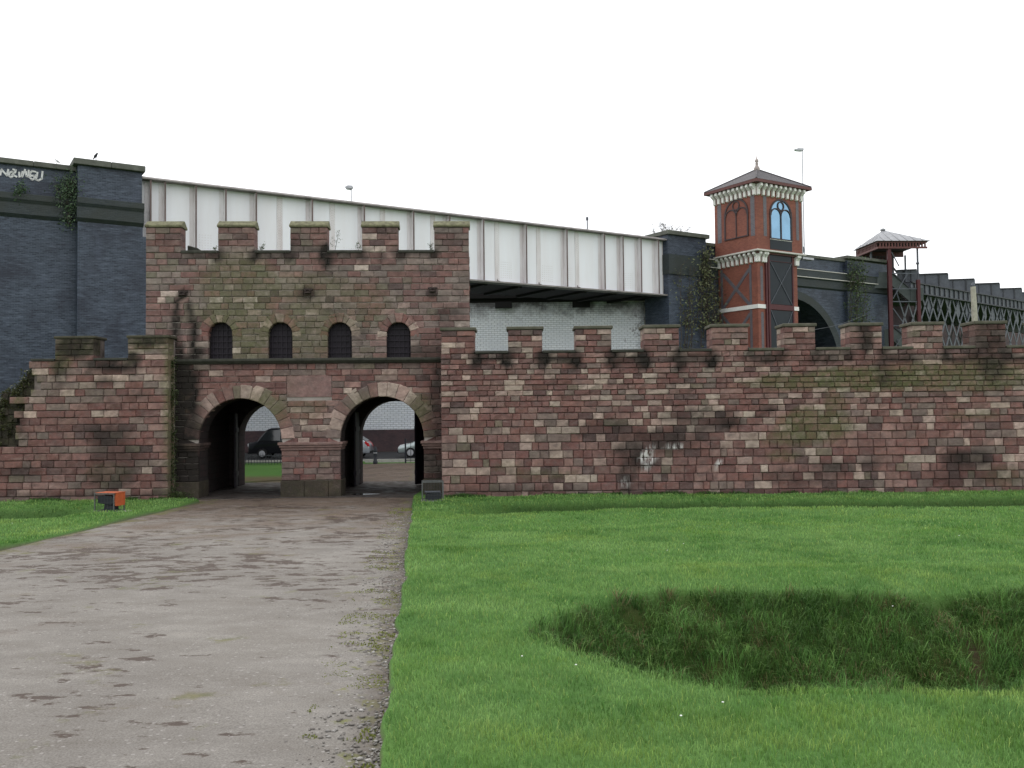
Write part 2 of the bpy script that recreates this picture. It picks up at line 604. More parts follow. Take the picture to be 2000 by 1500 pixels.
def grow(a, step, k, end):
    out, s = [], step
    while abs(a) < abs(end):
        s *= k
        a += s if end > 0 else -s
        out.append(a)
    return out


def grid_mesh(name, X, Y, Z, m, colf=None):
    ny, nx = X.shape
    me = bpy.data.meshes.new(name)
    v = np.stack([X, Y, Z], -1).reshape(-1, 3)
    i = (np.arange(ny - 1)[:, None] * nx + np.arange(nx - 1)[None, :]).ravel()
    f = np.stack([i, i + 1, i + nx + 1, i + nx], -1)
    me.vertices.add(len(v))
    me.vertices.foreach_set("co", v.astype(np.float32).ravel())
    me.loops.add(f.size)
    me.loops.foreach_set("vertex_index", f.astype(np.int32).ravel())
    me.polygons.add(len(f))
    me.polygons.foreach_set("loop_start", np.arange(0, f.size, 4, dtype=np.int32))
    me.polygons.foreach_set("use_smooth", np.ones(len(f), bool))
    me.update(calc_edges=True)
    if colf is not None:
        c = colf(v[:, 0], v[:, 1])
        a = me.color_attributes.new("Col", "FLOAT_COLOR", "POINT")
        a.data.foreach_set("color", np.concatenate([c, np.ones((len(c), 1))], 1).astype(np.float32).ravel())
    me.materials.append(m)
    o = bpy.data.objects.new(name, me)
    COL.objects.link(o)
    return o


def mk_ground_mats():
    t = NT("turf", 0.95, 0, 0.1)
    c = t.attr("Col").outputs["Color"]
    n = t.noise(18, 6, 0.65)
    n2 = t.noise(2.0, 5)
    c = t.mix(t.rng(n, 0.3, 0.7, 0, 0.6), c, t.mix(1, c, (0.45, 0.5, 0.35), "MULTIPLY"))
    c = t.mix(t.rng(n2, 0.45, 0.75, 0, 0.4), c, t.mix(1, c, (1.35, 1.2, 0.9), "MULTIPLY"))
    t.base(c)
    t.bump(t.noise(60, 4), 0.6, 0.03)
    M["turf"] = t.m

    t = NT("gravel_path", 0.9, 0, 0.25)
    sx = t.node("SeparateXYZ", {"Vector": t.pos()})
    x, y = sx.outputs["X"], sx.outputs["Y"]
    fine = t.noise(70, 6, 0.7)
    mid = t.noise(6, 6, 0.6)
    big = t.noise(0.45, 5, 0.55)
    c = t.ramp(fine, [(0.26, (0.108, 0.098, 0.087)), (0.5, (0.215, 0.2, 0.18)), (0.76, (0.34, 0.32, 0.295))])
    c = t.mix(t.rng(big, 0.38, 0.68, 0, 0.55), c, t.mix(1, c, (0.72, 0.71, 0.72), "MULTIPLY"))
    med = t.noise(1.7, 8, 0.7, t.scaled(t.pos(), (0.8, 1.3, 1), (7, 3, 0)))
    c = t.mix(t.rng(med, 0.4, 0.68, 0, 0.7), c, t.mix(1, c, (0.7, 0.67, 0.64), "MULTIPLY"))
    c = t.mix(t.rng(med, 0.46, 0.3, 0, 0.5), c, t.mix(1, c, (1.2, 1.19, 1.17), "MULTIPLY"))
    # reddish trodden earth towards the gate
    warm = t.math("ADD", t.rng(y, 14, 30, -0.25, 0.42), t.math("MULTIPLY", t.math("SUBTRACT", t.noise(0.8, 6, 0.62), 0.5), 1.5))
    c = t.mix(t.rng(warm, -0.12, 0.36, 0, 0.85), c, t.mix(1, c, (0.62, 0.47, 0.38), "MULTIPLY"))
    # damp brown leaf-litter patches, drawn out across the path
    pv = t.scaled(t.pos(), (1.05, 1.7, 1))
    pm = t.math("ADD", t.noise(2.4, 7, 0.66, pv), t.math("MULTIPLY", t.math("SUBTRACT", t.noise(0.42, 4), 0.18), 0.6))
    pm = t.math("ADD", pm, t.math("ADD", t.rng(y, 6, 14, -0.115, 0.014), t.rng(y, 16, 26, 0.0, -0.008)))
    c = t.mix(t.rng(pm, 0.74, 0.785, 0, 0.92), c, t.mix(mid, (0.032, 0.02, 0.014), (0.075, 0.05, 0.038)))
    # moss along the right edge
    ed = t.math("SUBTRACT", x, t.math("MULTIPLY", t.math("SUBTRACT", y, 5.8), -0.0964))     # -0.82 at the lawn edge
    em = t.math("ADD", t.rng(ed, -1.7, -0.95, -0.14, 0.09), t.noise(3.2, 7, 0.68))
    c = t.mix(t.rng(em, 0.585, 0.65, 0, 0.75), c, t.ramp(mid, [(0.3, (0.09, 0.1, 0.025)), (0.7, (0.2, 0.2, 0.06))]))
    # dark earth in the gutter beside the turf
    c = t.mix(t.math("MULTIPLY", t.rng(ed, -1.15, -0.9, 0, 1), t.rng(mid, 0.3, 0.6, 0.4, 0.9)), c, (0.1, 0.082, 0.07))
    el = t.math("ADD", t.rng(x, -9.0, -9.7, 0, 0.16), t.noise(1.6, 7, 0.66))
    c = t.mix(t.rng(el, 0.6, 0.7, 0, 0.7), c, t.ramp(mid, [(0.3, (0.07, 0.08, 0.025)), (0.7, (0.16, 0.15, 0.06))]))
    v = t.node("TexVoronoi", {"Vector": t.pos(), "Scale": 24.0})
    rnd = t.node("SeparateColor", {"Color": v.outputs["Color"]}).outputs["Red"]
    spot = t.math("MULTIPLY", t.rng(v.outputs["Distance"], 0.42, 0.3, 0, 1), t.rng(rnd, 0.9, 0.92, 0, 1))
    c = t.mix(t.math("MULTIPLY", spot, 0.55), c, t.mix(fine, (0.26, 0.235, 0.22), (0.44, 0.42, 0.4)))
    t.base(c)
    t.rough(t.rng(pm, 0.74, 0.82, 0.92, 0.7))
    t.bump(t.math("ADD", t.math("MULTIPLY", fine, 0.6), t.math("ADD", mid, t.math("MULTIPLY", spot, 0.6))), 0.5, 0.025)
    M["path"] = t.m

    t = NT("passage_dirt", 0.8, 0, 0.3)  # dirt floor, with the passage shade put into its colour
    n = t.noise(2.2, 6)
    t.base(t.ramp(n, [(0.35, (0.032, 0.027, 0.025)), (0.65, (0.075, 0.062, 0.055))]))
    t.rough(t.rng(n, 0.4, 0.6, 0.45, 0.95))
    t.bump(t.noise(30, 5), 0.5, 0.02)
    M["passage_dirt"] = t.m

    t = NT("asphalt", 0.85, 0, 0.3)
    n = t.noise(30, 5)
    t.base(t.ramp(n, [(0.3, (0.035, 0.035, 0.038)), (0.7, (0.07, 0.07, 0.074))]))
    M["asphalt"] = t.m

    t = NT("puddle_water", 0.04, 0, 0.6)
    t.base((0.02, 0.018, 0.016))
    t.bump(t.noise(4, 2), 0.03, 0.01)
    M["puddle"] = t.m

    t = NT("grass_blade", 0.6, 0, 0.25)
    c = t.attr("Col").outputs["Color"]
    t.base(c)
    tr = t.node("BsdfTranslucent", {"Color": c})
    ms = t.node("MixShader", {0: 0.3, 1: t.b.outputs["BSDF"], 2: tr.outputs["BSDF"]})
    t.l.new(ms.outputs[0], t.n["Material Output"].inputs["Surface"])
    M["grass"] = t.m

    t = NT("leaf", 0.5, 0, 0.35)
    c = t.attr("Col").outputs["Color"]
    t.base(c)
    tr = t.node("BsdfTranslucent", {"Color": c})
    ms = t.node("MixShader", {0: 0.25, 1: t.b.outputs["BSDF"], 2: tr.outputs["BSDF"]})
    t.l.new(ms.outputs[0], t.n["Material Output"].inputs["Surface"])
    M["leaf"] = t.m

    t = NT("pebble", 0.85, 0, 0.3)
    c = t.attr("Col").outputs["Color"]
    t.base(t.mix(t.rng(t.noise(60, 4), 0.3, 0.7, 0, 0.5), c, t.mix(1, c, (0.6, 0.6, 0.6), "MULTIPLY")))
    M["pebble"] = t.m


mk_ground_mats()


def lawn_col(x, y):
    n = vnoise(x, y, 0.35, 9)[:, None]
    n2 = vnoise(x, y, 2.6, 10)[:, None]
    c = np.array([0.075, 0.165, 0.042]) * (1 - n) + np.array([0.1, 0.2, 0.055]) * n
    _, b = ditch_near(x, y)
    bc = np.array([0.03, 0.068, 0.014]) * (1 - n2) + np.array([0.05, 0.066, 0.02]) * n2  # bank turf: rough grass plus slope shade painted in
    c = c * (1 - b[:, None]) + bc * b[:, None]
    mud = np.exp(-((x - 5.35 - 0.12 * np.sin(y * 4)) / 0.06) ** 2) * b * smooth(12.1, 11.2, y)
    c = c * (1 - mud[:, None]) + np.array([0.07, 0.05, 0.035]) * mud[:, None]
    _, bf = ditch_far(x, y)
    c = c * (1 - 0.6 * bf[:, None])  # far ditch: slope shading and longer grass as a darker tone
    far = smooth(37.6, 38.5, y)[:, None]
    brown = smooth(43, 40.5, y)[:, None] * far
    c = c * (1 - brown) + (np.array([0.12, 0.1, 0.06])) * brown
    xl, xr = path_edges(y)
    pa = ((x > xl) & (x < xr) & (y > -20) & (y < 54))[:, None]
    return np.where(pa, np.array([0.12, 0.1, 0.085]), c)


ys = np.array(sorted(grow(2.0, 0.4, 1.35, -400.0)) + list(np.arange(2.0, 15, 0.1)) + list(np.arange(15, 31, 0.2)) + list(np.arange(31, 56, 1.0)) + [56] + grow(56, 1.0, 1.35, 5000.0))
sl = np.array(sorted([-s for s in [0.0, 0.25, 0.5, 1, 1.5, 2, 3, 4, 5.5, 7, 9] + grow(9, 2, 1.4, 3000)]))
sr = np.array([0.0] + list(np.arange(0.06, 13, 0.11)) + list(np.arange(13, 24, 0.4)) + grow(24, 0.5, 1.4, 3000))
kp = np.linspace(0.0, 1.0, 40)
xl_, xr_ = path_edges(ys)
Xl = xl_[:, None] + sl[None, :]
Xp = xl_[:, None] + 0.03 + (xr_ - xl_ - 0.06)[:, None] * kp[None, :]
Xr = xr_[:, None] + sr[None, :]
X = np.concatenate([Xl, Xp, Xr], 1)
Y = np.repeat(ys[:, None], X.shape[1], 1)
Z = ground_z(X, Y)
zp = base_z(Y)
npth = slice(len(sl), len(sl) + len(kp))
Z[:, npth] = zp[:, npth] - 0.085
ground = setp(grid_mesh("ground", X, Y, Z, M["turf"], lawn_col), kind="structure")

sel = (ys > -20) & (ys < 54)
PX, PY = X[sel][:, npth], Y[sel][:, npth]
pj = np.linspace(0, 1, 40)
PZ = base_z(PY) - 0.06 + 0.012 * (vnoise(PX, PY, 1.1, 12) - 0.5) + 0.03 * np.sin(np.pi * kp)[None, :]
path = setp(grid_mesh("path", PX, PY, PZ, M["path"]), kind="structure")

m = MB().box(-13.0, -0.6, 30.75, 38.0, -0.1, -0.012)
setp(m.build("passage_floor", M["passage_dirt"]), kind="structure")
m = MB().box(-120, 40, 55.5, 69.2, -0.14, 0.006)
setp(m.build("road", M["asphalt"]), kind="structure")
m = MB()
for i in range(60):
    a = -32 + i * 0.92
    m.box(a, a + 0.91, 55.15, 55.45, -0.1, 0.1)
setp(m.build("kerb", M["concrete"], bevel=0.015), kind="structure")

# puddle in the right-hand passage
pp = []
for k in range(28):
    a = 2 * math.pi * k / 28
    r = 1 + 0.25 * math.sin(3 * a + 1) + 0.12 * math.sin(7 * a)
    pp.append((-5.05 + 0.42 * r * math.cos(a), 31.75 + 0.3 * r * math.sin(a)))
o = MB().prism(pp, -0.03, -0.007, "z").build("puddle", M["puddle"])
setp(o, "shallow rain puddle on the dirt floor inside the open arch on the right", "puddle")


# ------------------------------------------------------------------ grass blades
def build_arrays(name, V, F, C, m, label=None, kind=None, cat=None, parent=None, group=None, sm=False):
    me = bpy.data.meshes.new(name)
    k = F.shape[1]
    me.vertices.add(len(V))
    me.vertices.foreach_set("co", V.astype(np.float32).ravel())
    me.loops.add(F.size)
    me.loops.foreach_set("vertex_index", F.astype(np.int32).ravel())
    me.polygons.add(len(F))
    me.polygons.foreach_set("loop_start", np.arange(0, F.size, k, dtype=np.int32))
    if sm:
        me.polygons.foreach_set("use_smooth", np.ones(len(F), bool))
    me.update(calc_edges=True)
    a = me.color_attributes.new("Col", "FLOAT_COLOR", "POINT")
    a.data.foreach_set("color", np.concatenate([C, np.ones((len(C), 1))], 1).astype(np.float32).ravel())
    me.materials.append(m)
    o = bpy.data.objects.new(name, me)
    COL.objects.link(o)
    if parent:
        o.parent = parent
    return setp(o, label, cat, group, kind)


def blades(x, y, h, w, lean, col, zoff=0.0):
    n = len(x)
    z = ground_z(x, y) + zoff
    a = np.random.rand(n) * 2 * np.pi
    b = np.random.rand(n) * 2 * np.pi
    dx, dy = np.cos(a) * w / 2, np.sin(a) * w / 2
    lx, ly = np.cos(b) * lean * h, np.sin(b) * lean * h
    p = np.empty((n, 5, 3))
    p[:, 0] = np.stack([x - dx, y - dy, z - 0.01], -1)
    p[:, 1] = np.stack([x + dx, y + dy, z - 0.01], -1)
    mx, my, mz = x + lx * 0.35, y + ly * 0.35, z + h * 0.6
    p[:, 2] = np.stack([mx + dx * 0.8, my + dy * 0.8, mz], -1)
    p[:, 3] = np.stack([mx - dx * 0.8, my - dy * 0.8, mz], -1)
    p[:, 4] = np.stack([x + lx, y + ly, z + h * (1 - 0.35 * lean)], -1)
    i = np.arange(n)[:, None] * 5
    f = np.concatenate([i + np.array([[0, 1, 2]]), i + np.array([[0, 2, 3]]), i + np.array([[3, 2, 4]])])
    c = np.repeat(col, 5, 0)
    c[2::5] *= 1.12
    c[3::5] *= 1.12
    c[0::5] *= 0.7
    c[1::5] *= 0.7
    return p.reshape(-1, 3), f, c


def scatter(y0, y1, dens, side):
    n = int(dens * (y1 - y0) * 1.25 * y1)
    y = y0 + (y1 - y0) * np.random.rand(n)
    x = (np.random.rand(n) - 0.5) * 1.25 * y1
    ok = np.abs(x) < 0.585 * y + 1.2
    xl, xr = path_edges(y)
    if side == "r":
        ok &= x > xr + 0.015
    else:
        ok &= x < xl - 0.02
    area_ok = (y < 30.0) | (x > 99)
    return x[ok & area_ok], y[ok & area_ok]


VV, FF, CC, base_i = [], [], [], 0
PATCH_A, PATCH_B, PATCH_C = np.array([0.105, 0.235, 0.05]), np.array([0.24, 0.385, 0.125]), np.array([0.27, 0.36, 0.1])
for y0, y1, dens, h0, w0 in ((4.6, 7, 3000, 0.05, 0.0042), (7, 10, 2300, 0.05, 0.005), (10, 14, 1500, 0.05, 0.0065), (14, 19, 800, 0.052, 0.009), (19, 25, 430, 0.055, 0.013), (25, 30.05, 270, 0.06, 0.017)):
    for side in ("r", "l"):
        x, y = scatter(y0, y1, dens, side)
        if len(x) == 0:
            continue
        n = len(x)
        _, bn = ditch_near(x, y)
        mud = np.exp(-((x - 5.35 - 0.12 * np.sin(y * 4)) / 0.06) ** 2) * bn
        keep = (np.random.rand(n) > mud) & (np.random.rand(n) > bn * 0.35)
        x, y, bn = x[keep], y[keep], bn[keep]
        n = len(x)
        tuft = vnoise(x, y, 2.3, 21)
        h = h0 * (0.55 + 0.9 * np.random.rand(n)) * (0.75 + 0.6 * tuft)
        clump = vnoise(x, y, 4.2, 22)
        h = h * (1 - bn) + bn * (0.05 + 0.26 * clump ** 2.5 + 0.05 * np.random.rand(n))
        lean = 0.25 + 0.75 * np.random.rand(n) * (0.7 + bn * 0.5)
        g = np.clip(vnoise(x, y, 0.5, 23) * 0.6 + vnoise(x, y, 1.7, 25) * 0.5 + vnoise(x, y, 5.1, 24) * 0.45 - 0.32, 0, 1)[:, None]
        r = np.random.rand(n)[:, None]
        col = PATCH_A * (1 - g) + PATCH_B * g
        col = col * (0.7 + 0.6 * r)
        yp = smooth(0.55, 0.85, vnoise(x, y, 0.8, 27) * 0.6 + vnoise(x, y, 2.9, 28) * 0.4)[:, None] * 0.5
        col = col * (1 - yp) + col * np.array([1.4, 1.1, 0.8]) * yp
        dk = smooth(0.5, 0.8, vnoise(x, y, 1.1, 33) * 0.55 + vnoise(x, y, 4.0, 34) * 0.45)[:, None] * 0.4
        col = col * (1 - dk * np.array([1.0, 0.75, 0.9]))
        yel = (np.random.rand(n) < 0.06)[:, None]
        col = np.where(yel, PATCH_C * (0.8 + 0.6 * r), col)
        deep = (np.array([0.055, 0.14, 0.026]) + np.array([0.065, 0.12, 0.035]) * np.clip(clump * 1.5 - 0.5, 0, 1)[:, None]) * (0.6 + 0.8 * r)  # bank blades: slope shade and tuft highlights mixed into the green
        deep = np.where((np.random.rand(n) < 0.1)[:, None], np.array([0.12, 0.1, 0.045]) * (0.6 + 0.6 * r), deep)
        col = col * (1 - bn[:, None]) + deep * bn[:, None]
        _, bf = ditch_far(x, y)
        col = col * (1 - 0.58 * bf[:, None])  # slope shading of the far ditch, painted into the blades
        dxl, dxr = path_edges(y)
        p, f, c = blades(x, y, h, w0 * (0.7 + 0.6 * np.random.rand(n)), lean, col)
        VV.append(p)
        FF.append(f + base_i)
        CC.append(c)
        base_i += len(p)
# tussocks of rough grass hanging on the ditch bank, and a dark fringe of longer grass, added as contact shade at the wall foot
tx, ty = np.random.rand(2600) * 7.5 + 0.2, 7.2 + 5.4 * np.random.rand(2600)
_, tb = ditch_near(tx, ty)
ok = (tb > 0.5) & (np.abs(tx - 5.35) > 0.12) & ((ty > 8.9) | (tx < 1.2))
tx, ty = tx[ok], ty[ok]
nb_ = 34
bx = np.repeat(tx, nb_) + np.random.normal(size=len(tx) * nb_) * 0.055
by = np.repeat(ty, nb_) + np.random.normal(size=len(tx) * nb_) * 0.055
tone = np.repeat(np.random.rand(len(tx)), nb_)[:, None]
rr_ = np.random.rand(len(bx))[:, None]
tc = (np.array([0.05, 0.125, 0.024]) * (1 - tone) + np.array([0.15, 0.27, 0.065]) * tone ** 1.5) * (0.6 + 0.8 * rr_)
dry = np.repeat(np.random.rand(len(tx)) < 0.12, nb_)[:, None] & (rr_ > 0.4)
tc = np.where(dry, np.array([0.16, 0.14, 0.06]) * (0.6 + 0.6 * rr_), tc)
th_ = np.repeat(0.08 + 0.16 * np.random.rand(len(tx)) ** 1.5, nb_) * (0.5 + 0.7 * np.random.rand(len(bx)))
p, f, c = blades(bx, by, th_, 0.006 + 0.004 * np.random.rand(len(bx)), 0.5 + 0.9 * np.random.rand(len(bx)), tc)
VV.append(p); FF.append(f + base_i); CC.append(c); base_i += len(p)
wx_ = np.concatenate([-2.2 + 21 * np.random.rand(9000), -18 + 6.9 * np.random.rand(2600)])
wy_ = 30.14 - 0.1 * np.random.rand(len(wx_)) ** 2
kk = vnoise(wx_, wy_ * 0, 1.6, 41) > 0.3
wx_, wy_ = wx_[kk], wy_[kk]
p, f, c = blades(wx_, wy_, 0.05 + 0.13 * np.random.rand(len(wx_)) * vnoise(wx_, wy_ * 0, 2.2, 42), 0.014 * np.ones(len(wx_)), 0.4 * np.ones(len(wx_)), np.array([0.06, 0.13, 0.03]) * (0.5 + 0.9 * np.random.rand(len(wx_))[:, None]))
VV.append(p); FF.append(f + base_i); CC.append(c); base_i += len(p)
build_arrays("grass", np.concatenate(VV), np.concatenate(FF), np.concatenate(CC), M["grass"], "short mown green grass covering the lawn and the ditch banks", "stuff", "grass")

# daisies and a dandelion
dm = MB()
for i in range(11):
    yy = random.uniform(6, 24)
    xx = random.uniform(-0.5, 0.5 * yy)
    if i % 4 == 0:
        xx = -10 - random.random() * 2
        yy = random.uniform(20, 27)
    elif xx < path_edges(np.array([yy]))[1][0] + 0.1:
        continue
    zz = float(ground_z(np.array([xx]), np.array([yy]))[0]) + 0.055
    dm.lathe([(0.003, 0), (0.01, 0.003), (0.009, 0.006), (0.002, 0.009)], 7, (xx, yy, zz))
setp(dm.build("daisy_flowers", M["daisy_white"]), "tiny white daisies dotted over the lawn", "daisies", kind="stuff")

# ------------------------------------------------------------------ loose stones on the path
def pebbles(n, xs, ysv, size, cols, lift):
    th = np.linspace(0, 2 * np.pi, 6, endpoint=False)
    V, Fs, C = [], [], []
    sx = size * (0.7 + 0.6 * np.random.rand(n))
    rot = np.random.rand(n) * 6.3
    hz = size * (0.3 + 0.35 * np.random.rand(n))
    z = base_z(ysv) - 0.058 + lift
    ring = np.empty((n, 8, 3))
    for k in range(6):
        rr = (0.8 + 0.35 * np.random.rand(n))
        a, b = np.cos(th[k]) * sx * rr, np.sin(th[k]) * size * rr * 0.75
        ring[:, k] = np.stack([xs + a * np.cos(rot) - b * np.sin(rot), ysv + a * np.sin(rot) + b * np.cos(rot), z + hz * 0.3 * np.random.rand(n)], -1)
    ring[:, 6] = np.stack([xs + 0.15 * sx, ysv, z + hz], -1)
    ring[:, 7] = np.stack([xs, ysv, z - hz], -1)
    i = np.arange(n)[:, None] * 8
    f = np.concatenate([i + np.array([[k, (k + 1) % 6, 6]]) for k in range(6)] + [i + np.array([[(k + 1) % 6, k, 7]]) for k in range(6)])
    return ring.reshape(-1, 3), f, np.repeat(cols, 8, 0)


n1, n2 = 4200, 2600
y1 = 4.6 + 20 * np.random.rand(n1) ** 1.6
xl1, xr1 = path_edges(y1)
x1 = xl1 + (xr1 - xl1) * np.random.rand(n1)
y2 = 4.6 + 20 * np.random.rand(n2) ** 1.5
_, xr2 = path_edges(y2)
x2 = xr2 - 0.02 - 0.55 * np.random.rand(n2) ** 2.2
xs_, ys_ = np.concatenate([x1, x2]), np.concatenate([y1, y2])
s_ = np.concatenate([0.006 + 0.011 * np.random.rand(n1) ** 3, 0.008 + 0.02 * np.random.rand(n2) ** 2])
g_ = np.random.rand(n1 + n2)[:, None]
c_ = np.array([0.19, 0.172, 0.155]) * (1 - g_) + np.array([0.42, 0.4, 0.375]) * g_ ** 2
p, f, c = pebbles(n1 + n2, xs_, ys_, s_, c_, 0.012 * np.sin(np.pi * np.clip((xs_ + 9.7) / 8, 0, 1)) + 0.004)
build_arrays("gravel", p, f, c, M["pebble"], "loose grey pebbles strewn on the path, thickest beside the turf edge", "stuff", "gravel")

# moss tufts at the path edge
n3 = 16000
y3 = 4.6 + 22 * np.random.rand(n3) ** 1.4
_, xr3 = path_edges(y3)
x3 = xr3 - 0.05 - 0.6 * np.random.rand(n3) ** 1.4
k3 = vnoise(x3, y3, 3.0, 31) * 0.65 + vnoise(x3, y3, 8.0, 32) * 0.35 > 0.6
x3, y3 = x3[k3], y3[k3]
r3 = np.random.rand(len(x3))[:, None]
p, f, c = blades(x3, y3, 0.008 + 0.01 * np.random.rand(len(x3)), 0.008 + 0.01 * np.random.rand(len(x3)), 0.6 * np.ones(len(x3)), np.array([0.17, 0.19, 0.05]) * (0.6 + 0.9 * r3))
p[:, 2] += np.repeat(base_z(y3) - 0.055 - ground_z(x3, y3), 5)
build_arrays("moss_tufts", p, f, c, M["grass"], "yellow-green moss and weeds growing along the turf edge of the path", "stuff", "moss")

# ================================================================== masonry kit
REDS = [(0.19, 0.09, 0.08), (0.165, 0.076, 0.07), (0.215, 0.108, 0.094), (0.15, 0.075, 0.071), (0.2, 0.105, 0.096)]
PINK = [(0.27, 0.165, 0.148), (0.24, 0.145, 0.13)]
PALE = [(0.44, 0.36, 0.31), (0.38, 0.32, 0.275), (0.4, 0.305, 0.27)]
GREY = [(0.185, 0.148, 0.134), (0.165, 0.135, 0.122), (0.21, 0.17, 0.15)]
DARK = [(0.1, 0.06, 0.06), (0.085, 0.058, 0.058)]
GREEN = [(0.165, 0.148, 0.108), (0.145, 0.132, 0.096)]


def soften(c, s, k):
    g = 0.3 * c[0] + 0.5 * c[1] + 0.2 * c[2]
    return tuple((g + (x - g) * s) * k for x in c)


def pick(weights):
    pal = random.choices([REDS, PINK, PALE, GREY, DARK, GREEN], weights)[0]
    c = random.choice(pal)
    k = random.uniform(0.84, 1.16)
    k2 = random.uniform(0.97, 1.06)
    return soften((c[0] * k * 1.13, c[1] * k * 1.06 * k2, c[2] * k * 1.0 * k2), 0.9, 1.1)


class Blobs:
    """stains with a place and a shape of their own, given at photo pixels on a wall plane"""
    def __init__(s, fr, items):
        s.b = []
        for (px, py, rx, ry, k, ch) in items:
            x, z = fr.px(px, py)
            x2, _ = fr.px(px + rx, py)
            _, z2 = fr.px(px, py - ry)
            s.b.append((x, z, max(abs(x2 - x), 0.02), max(abs(z2 - z), 0.02), k, ch))

    def __call__(s, x, z):
        w = [0.0, 0.0, 0.0]
        jx = 0.25 * noise.noise((x * 1.7, z * 1.7, 3.1))
        jz = 0.25 * noise.noise((x * 1.7, z * 1.7, 9.4))
        for bx, bz, rx, rz, k, ch in s.b:
            q = ((x + jx * min(1, rx) - bx) / rx) ** 2 + ((z + jz * min(1, rz) - bz) / rz) ** 2
            if q < 2.2:
                v = k * max(0.0, min(1.0, (1.5 - q) / 0.9))
                w[ch] = max(w[ch], v)
        return w


def stone_piece(P, lx, lz, depth, col, wear, proud=0.0, bulge=0.03, push=(), vert=False):
    """one rock-faced block; P(u, v) gives (x, z) on the wall"""
    mu, mv = min(0.25, 0.022 / max(lx, 0.05)), min(0.3, 0.022 / max(lz, 0.05))
    inner = max(1, min(3, int(lx / 0.17)))
    us = [0, mu] + [mu + (1 - 2 * mu) * (k + random.uniform(-0.2, 0.2)) / (inner) for k in range(1, inner)] + [1 - mu, 1]
    vs_ = [0, mv, 1 - mv, 1]
    nx, nz = len(us), 4
    V, C, W = [], [], []
    tilt, tw = random.uniform(-0.4, 0.4), random.uniform(-0.3, 0.3)
    for j, v in enumerate(vs_):
        for i, u in enumerate(us):
            x, z = P(u, v)
            rim = i in (0, nx - 1) or j in (0, nz - 1)
            if not rim:
                x += random.uniform(-0.006, 0.006)
                z += random.uniform(-0.006, 0.006)
            for (cx, cz, rr, zmin) in push:
                if z > zmin - 0.02:
                    dx, dz = x - cx, z - cz
                    q = math.hypot(dx, dz)
                    if q < rr:
                        hz = math.sqrt(max(0, rr * rr - dx * dx)) + cz - z
                        hx = math.sqrt(max(0, rr * rr - dz * dz)) - abs(dx)
                        if vert or (hz < hx and False):
                            z += hz
                        else:
                            x += math.copysign(hx, dx if dx else 1)
            y = -proud + (0.007 if j in (0, nz - 1) else 0.002 if rim else -bulge * (0.35 + 0.9 * random.random() + tilt * (u - 0.5) + tw * (v - 0.5)))
            V.append((x, y, z))
    F = [(j * nx + i, j * nx + i + 1, (j + 1) * nx + i + 1, (j + 1) * nx + i) for j in range(nz - 1) for i in range(nx - 1)]
    ring = [i for i in range(nx)] + [j * nx + nx - 1 for j in range(1, nz)] + [(nz - 1) * nx + i for i in range(nx - 2, -1, -1)] + [j * nx for j in range(nz - 2, 0, -1)]
    b = len(V)
    for r in ring:
        V.append((V[r][0], depth, V[r][2]))
    n = len(ring)
    F += [(ring[(k + 1) % n], ring[k], b + k, b + (k + 1) % n) for k in range(n)]
    for p in V:
        C.append((*col, 1))
        W.append((*wear(p[0], p[2]), 1))
    xs = [p[0] for p in V]
    zs = [p[2] for p in V]
    return ((max(xs) - min(xs)) * (max(zs) - min(zs)), V, F, C, W)


def emit(parts, name, parent, limit=300, mass="stone_mass", m=None):
    """the largest blocks become parts of their own, the rest one part"""
    parts = sorted(parts, key=lambda t: -t[0])
    for a, V, F, C, W in parts[:limit]:
        mb = MB()
        mb.v, mb.f, mb.c, mb.w = V, F, C, W
        mb.build(name, m or M["stone"], parent, fix=False)
    if parts[limit:]:
        mb = MB()
        for a, V, F, C, W in parts[limit:]:
            mb.add(V, F)
            mb.c += C
            mb.w += W
        o = mb.build(mass, m or M["stone"], parent, fix=False)
        o["kind"] = "stuff"


def tint(mb, col, wear=None):
    mb.c = [(*col, 1)] * len(mb.v)
    mb.w = [((*wear(p[0], p[2]), 1) if wear else (0, 0, 0, 1)) for p in mb.v]
    return mb


def split_course(x0, x1, lmin, lmax):
    out, x = [], x0
    while x1 - x > 1e-4:
        l = random.uniform(lmin, lmax)
        if random.random() < 0.12:
            l *= 1.5
        if x1 - x - l < lmin * 0.8:
            l = x1 - x
        if l > lmax * 1.6:
            l = l / 2
        out.append((x, x + l))
        x += l
    return out


def subtract(iv, holes):
    for a, b in holes:
        nx = []
        for p, q in iv:
            if b <= p or a >= q:
                nx.append((p, q))
            else:
                if a - p > 0.05:
                    nx.append((p, a))
                if q - b > 0.05:
                    nx.append((b, q))
        iv = nx
    return iv


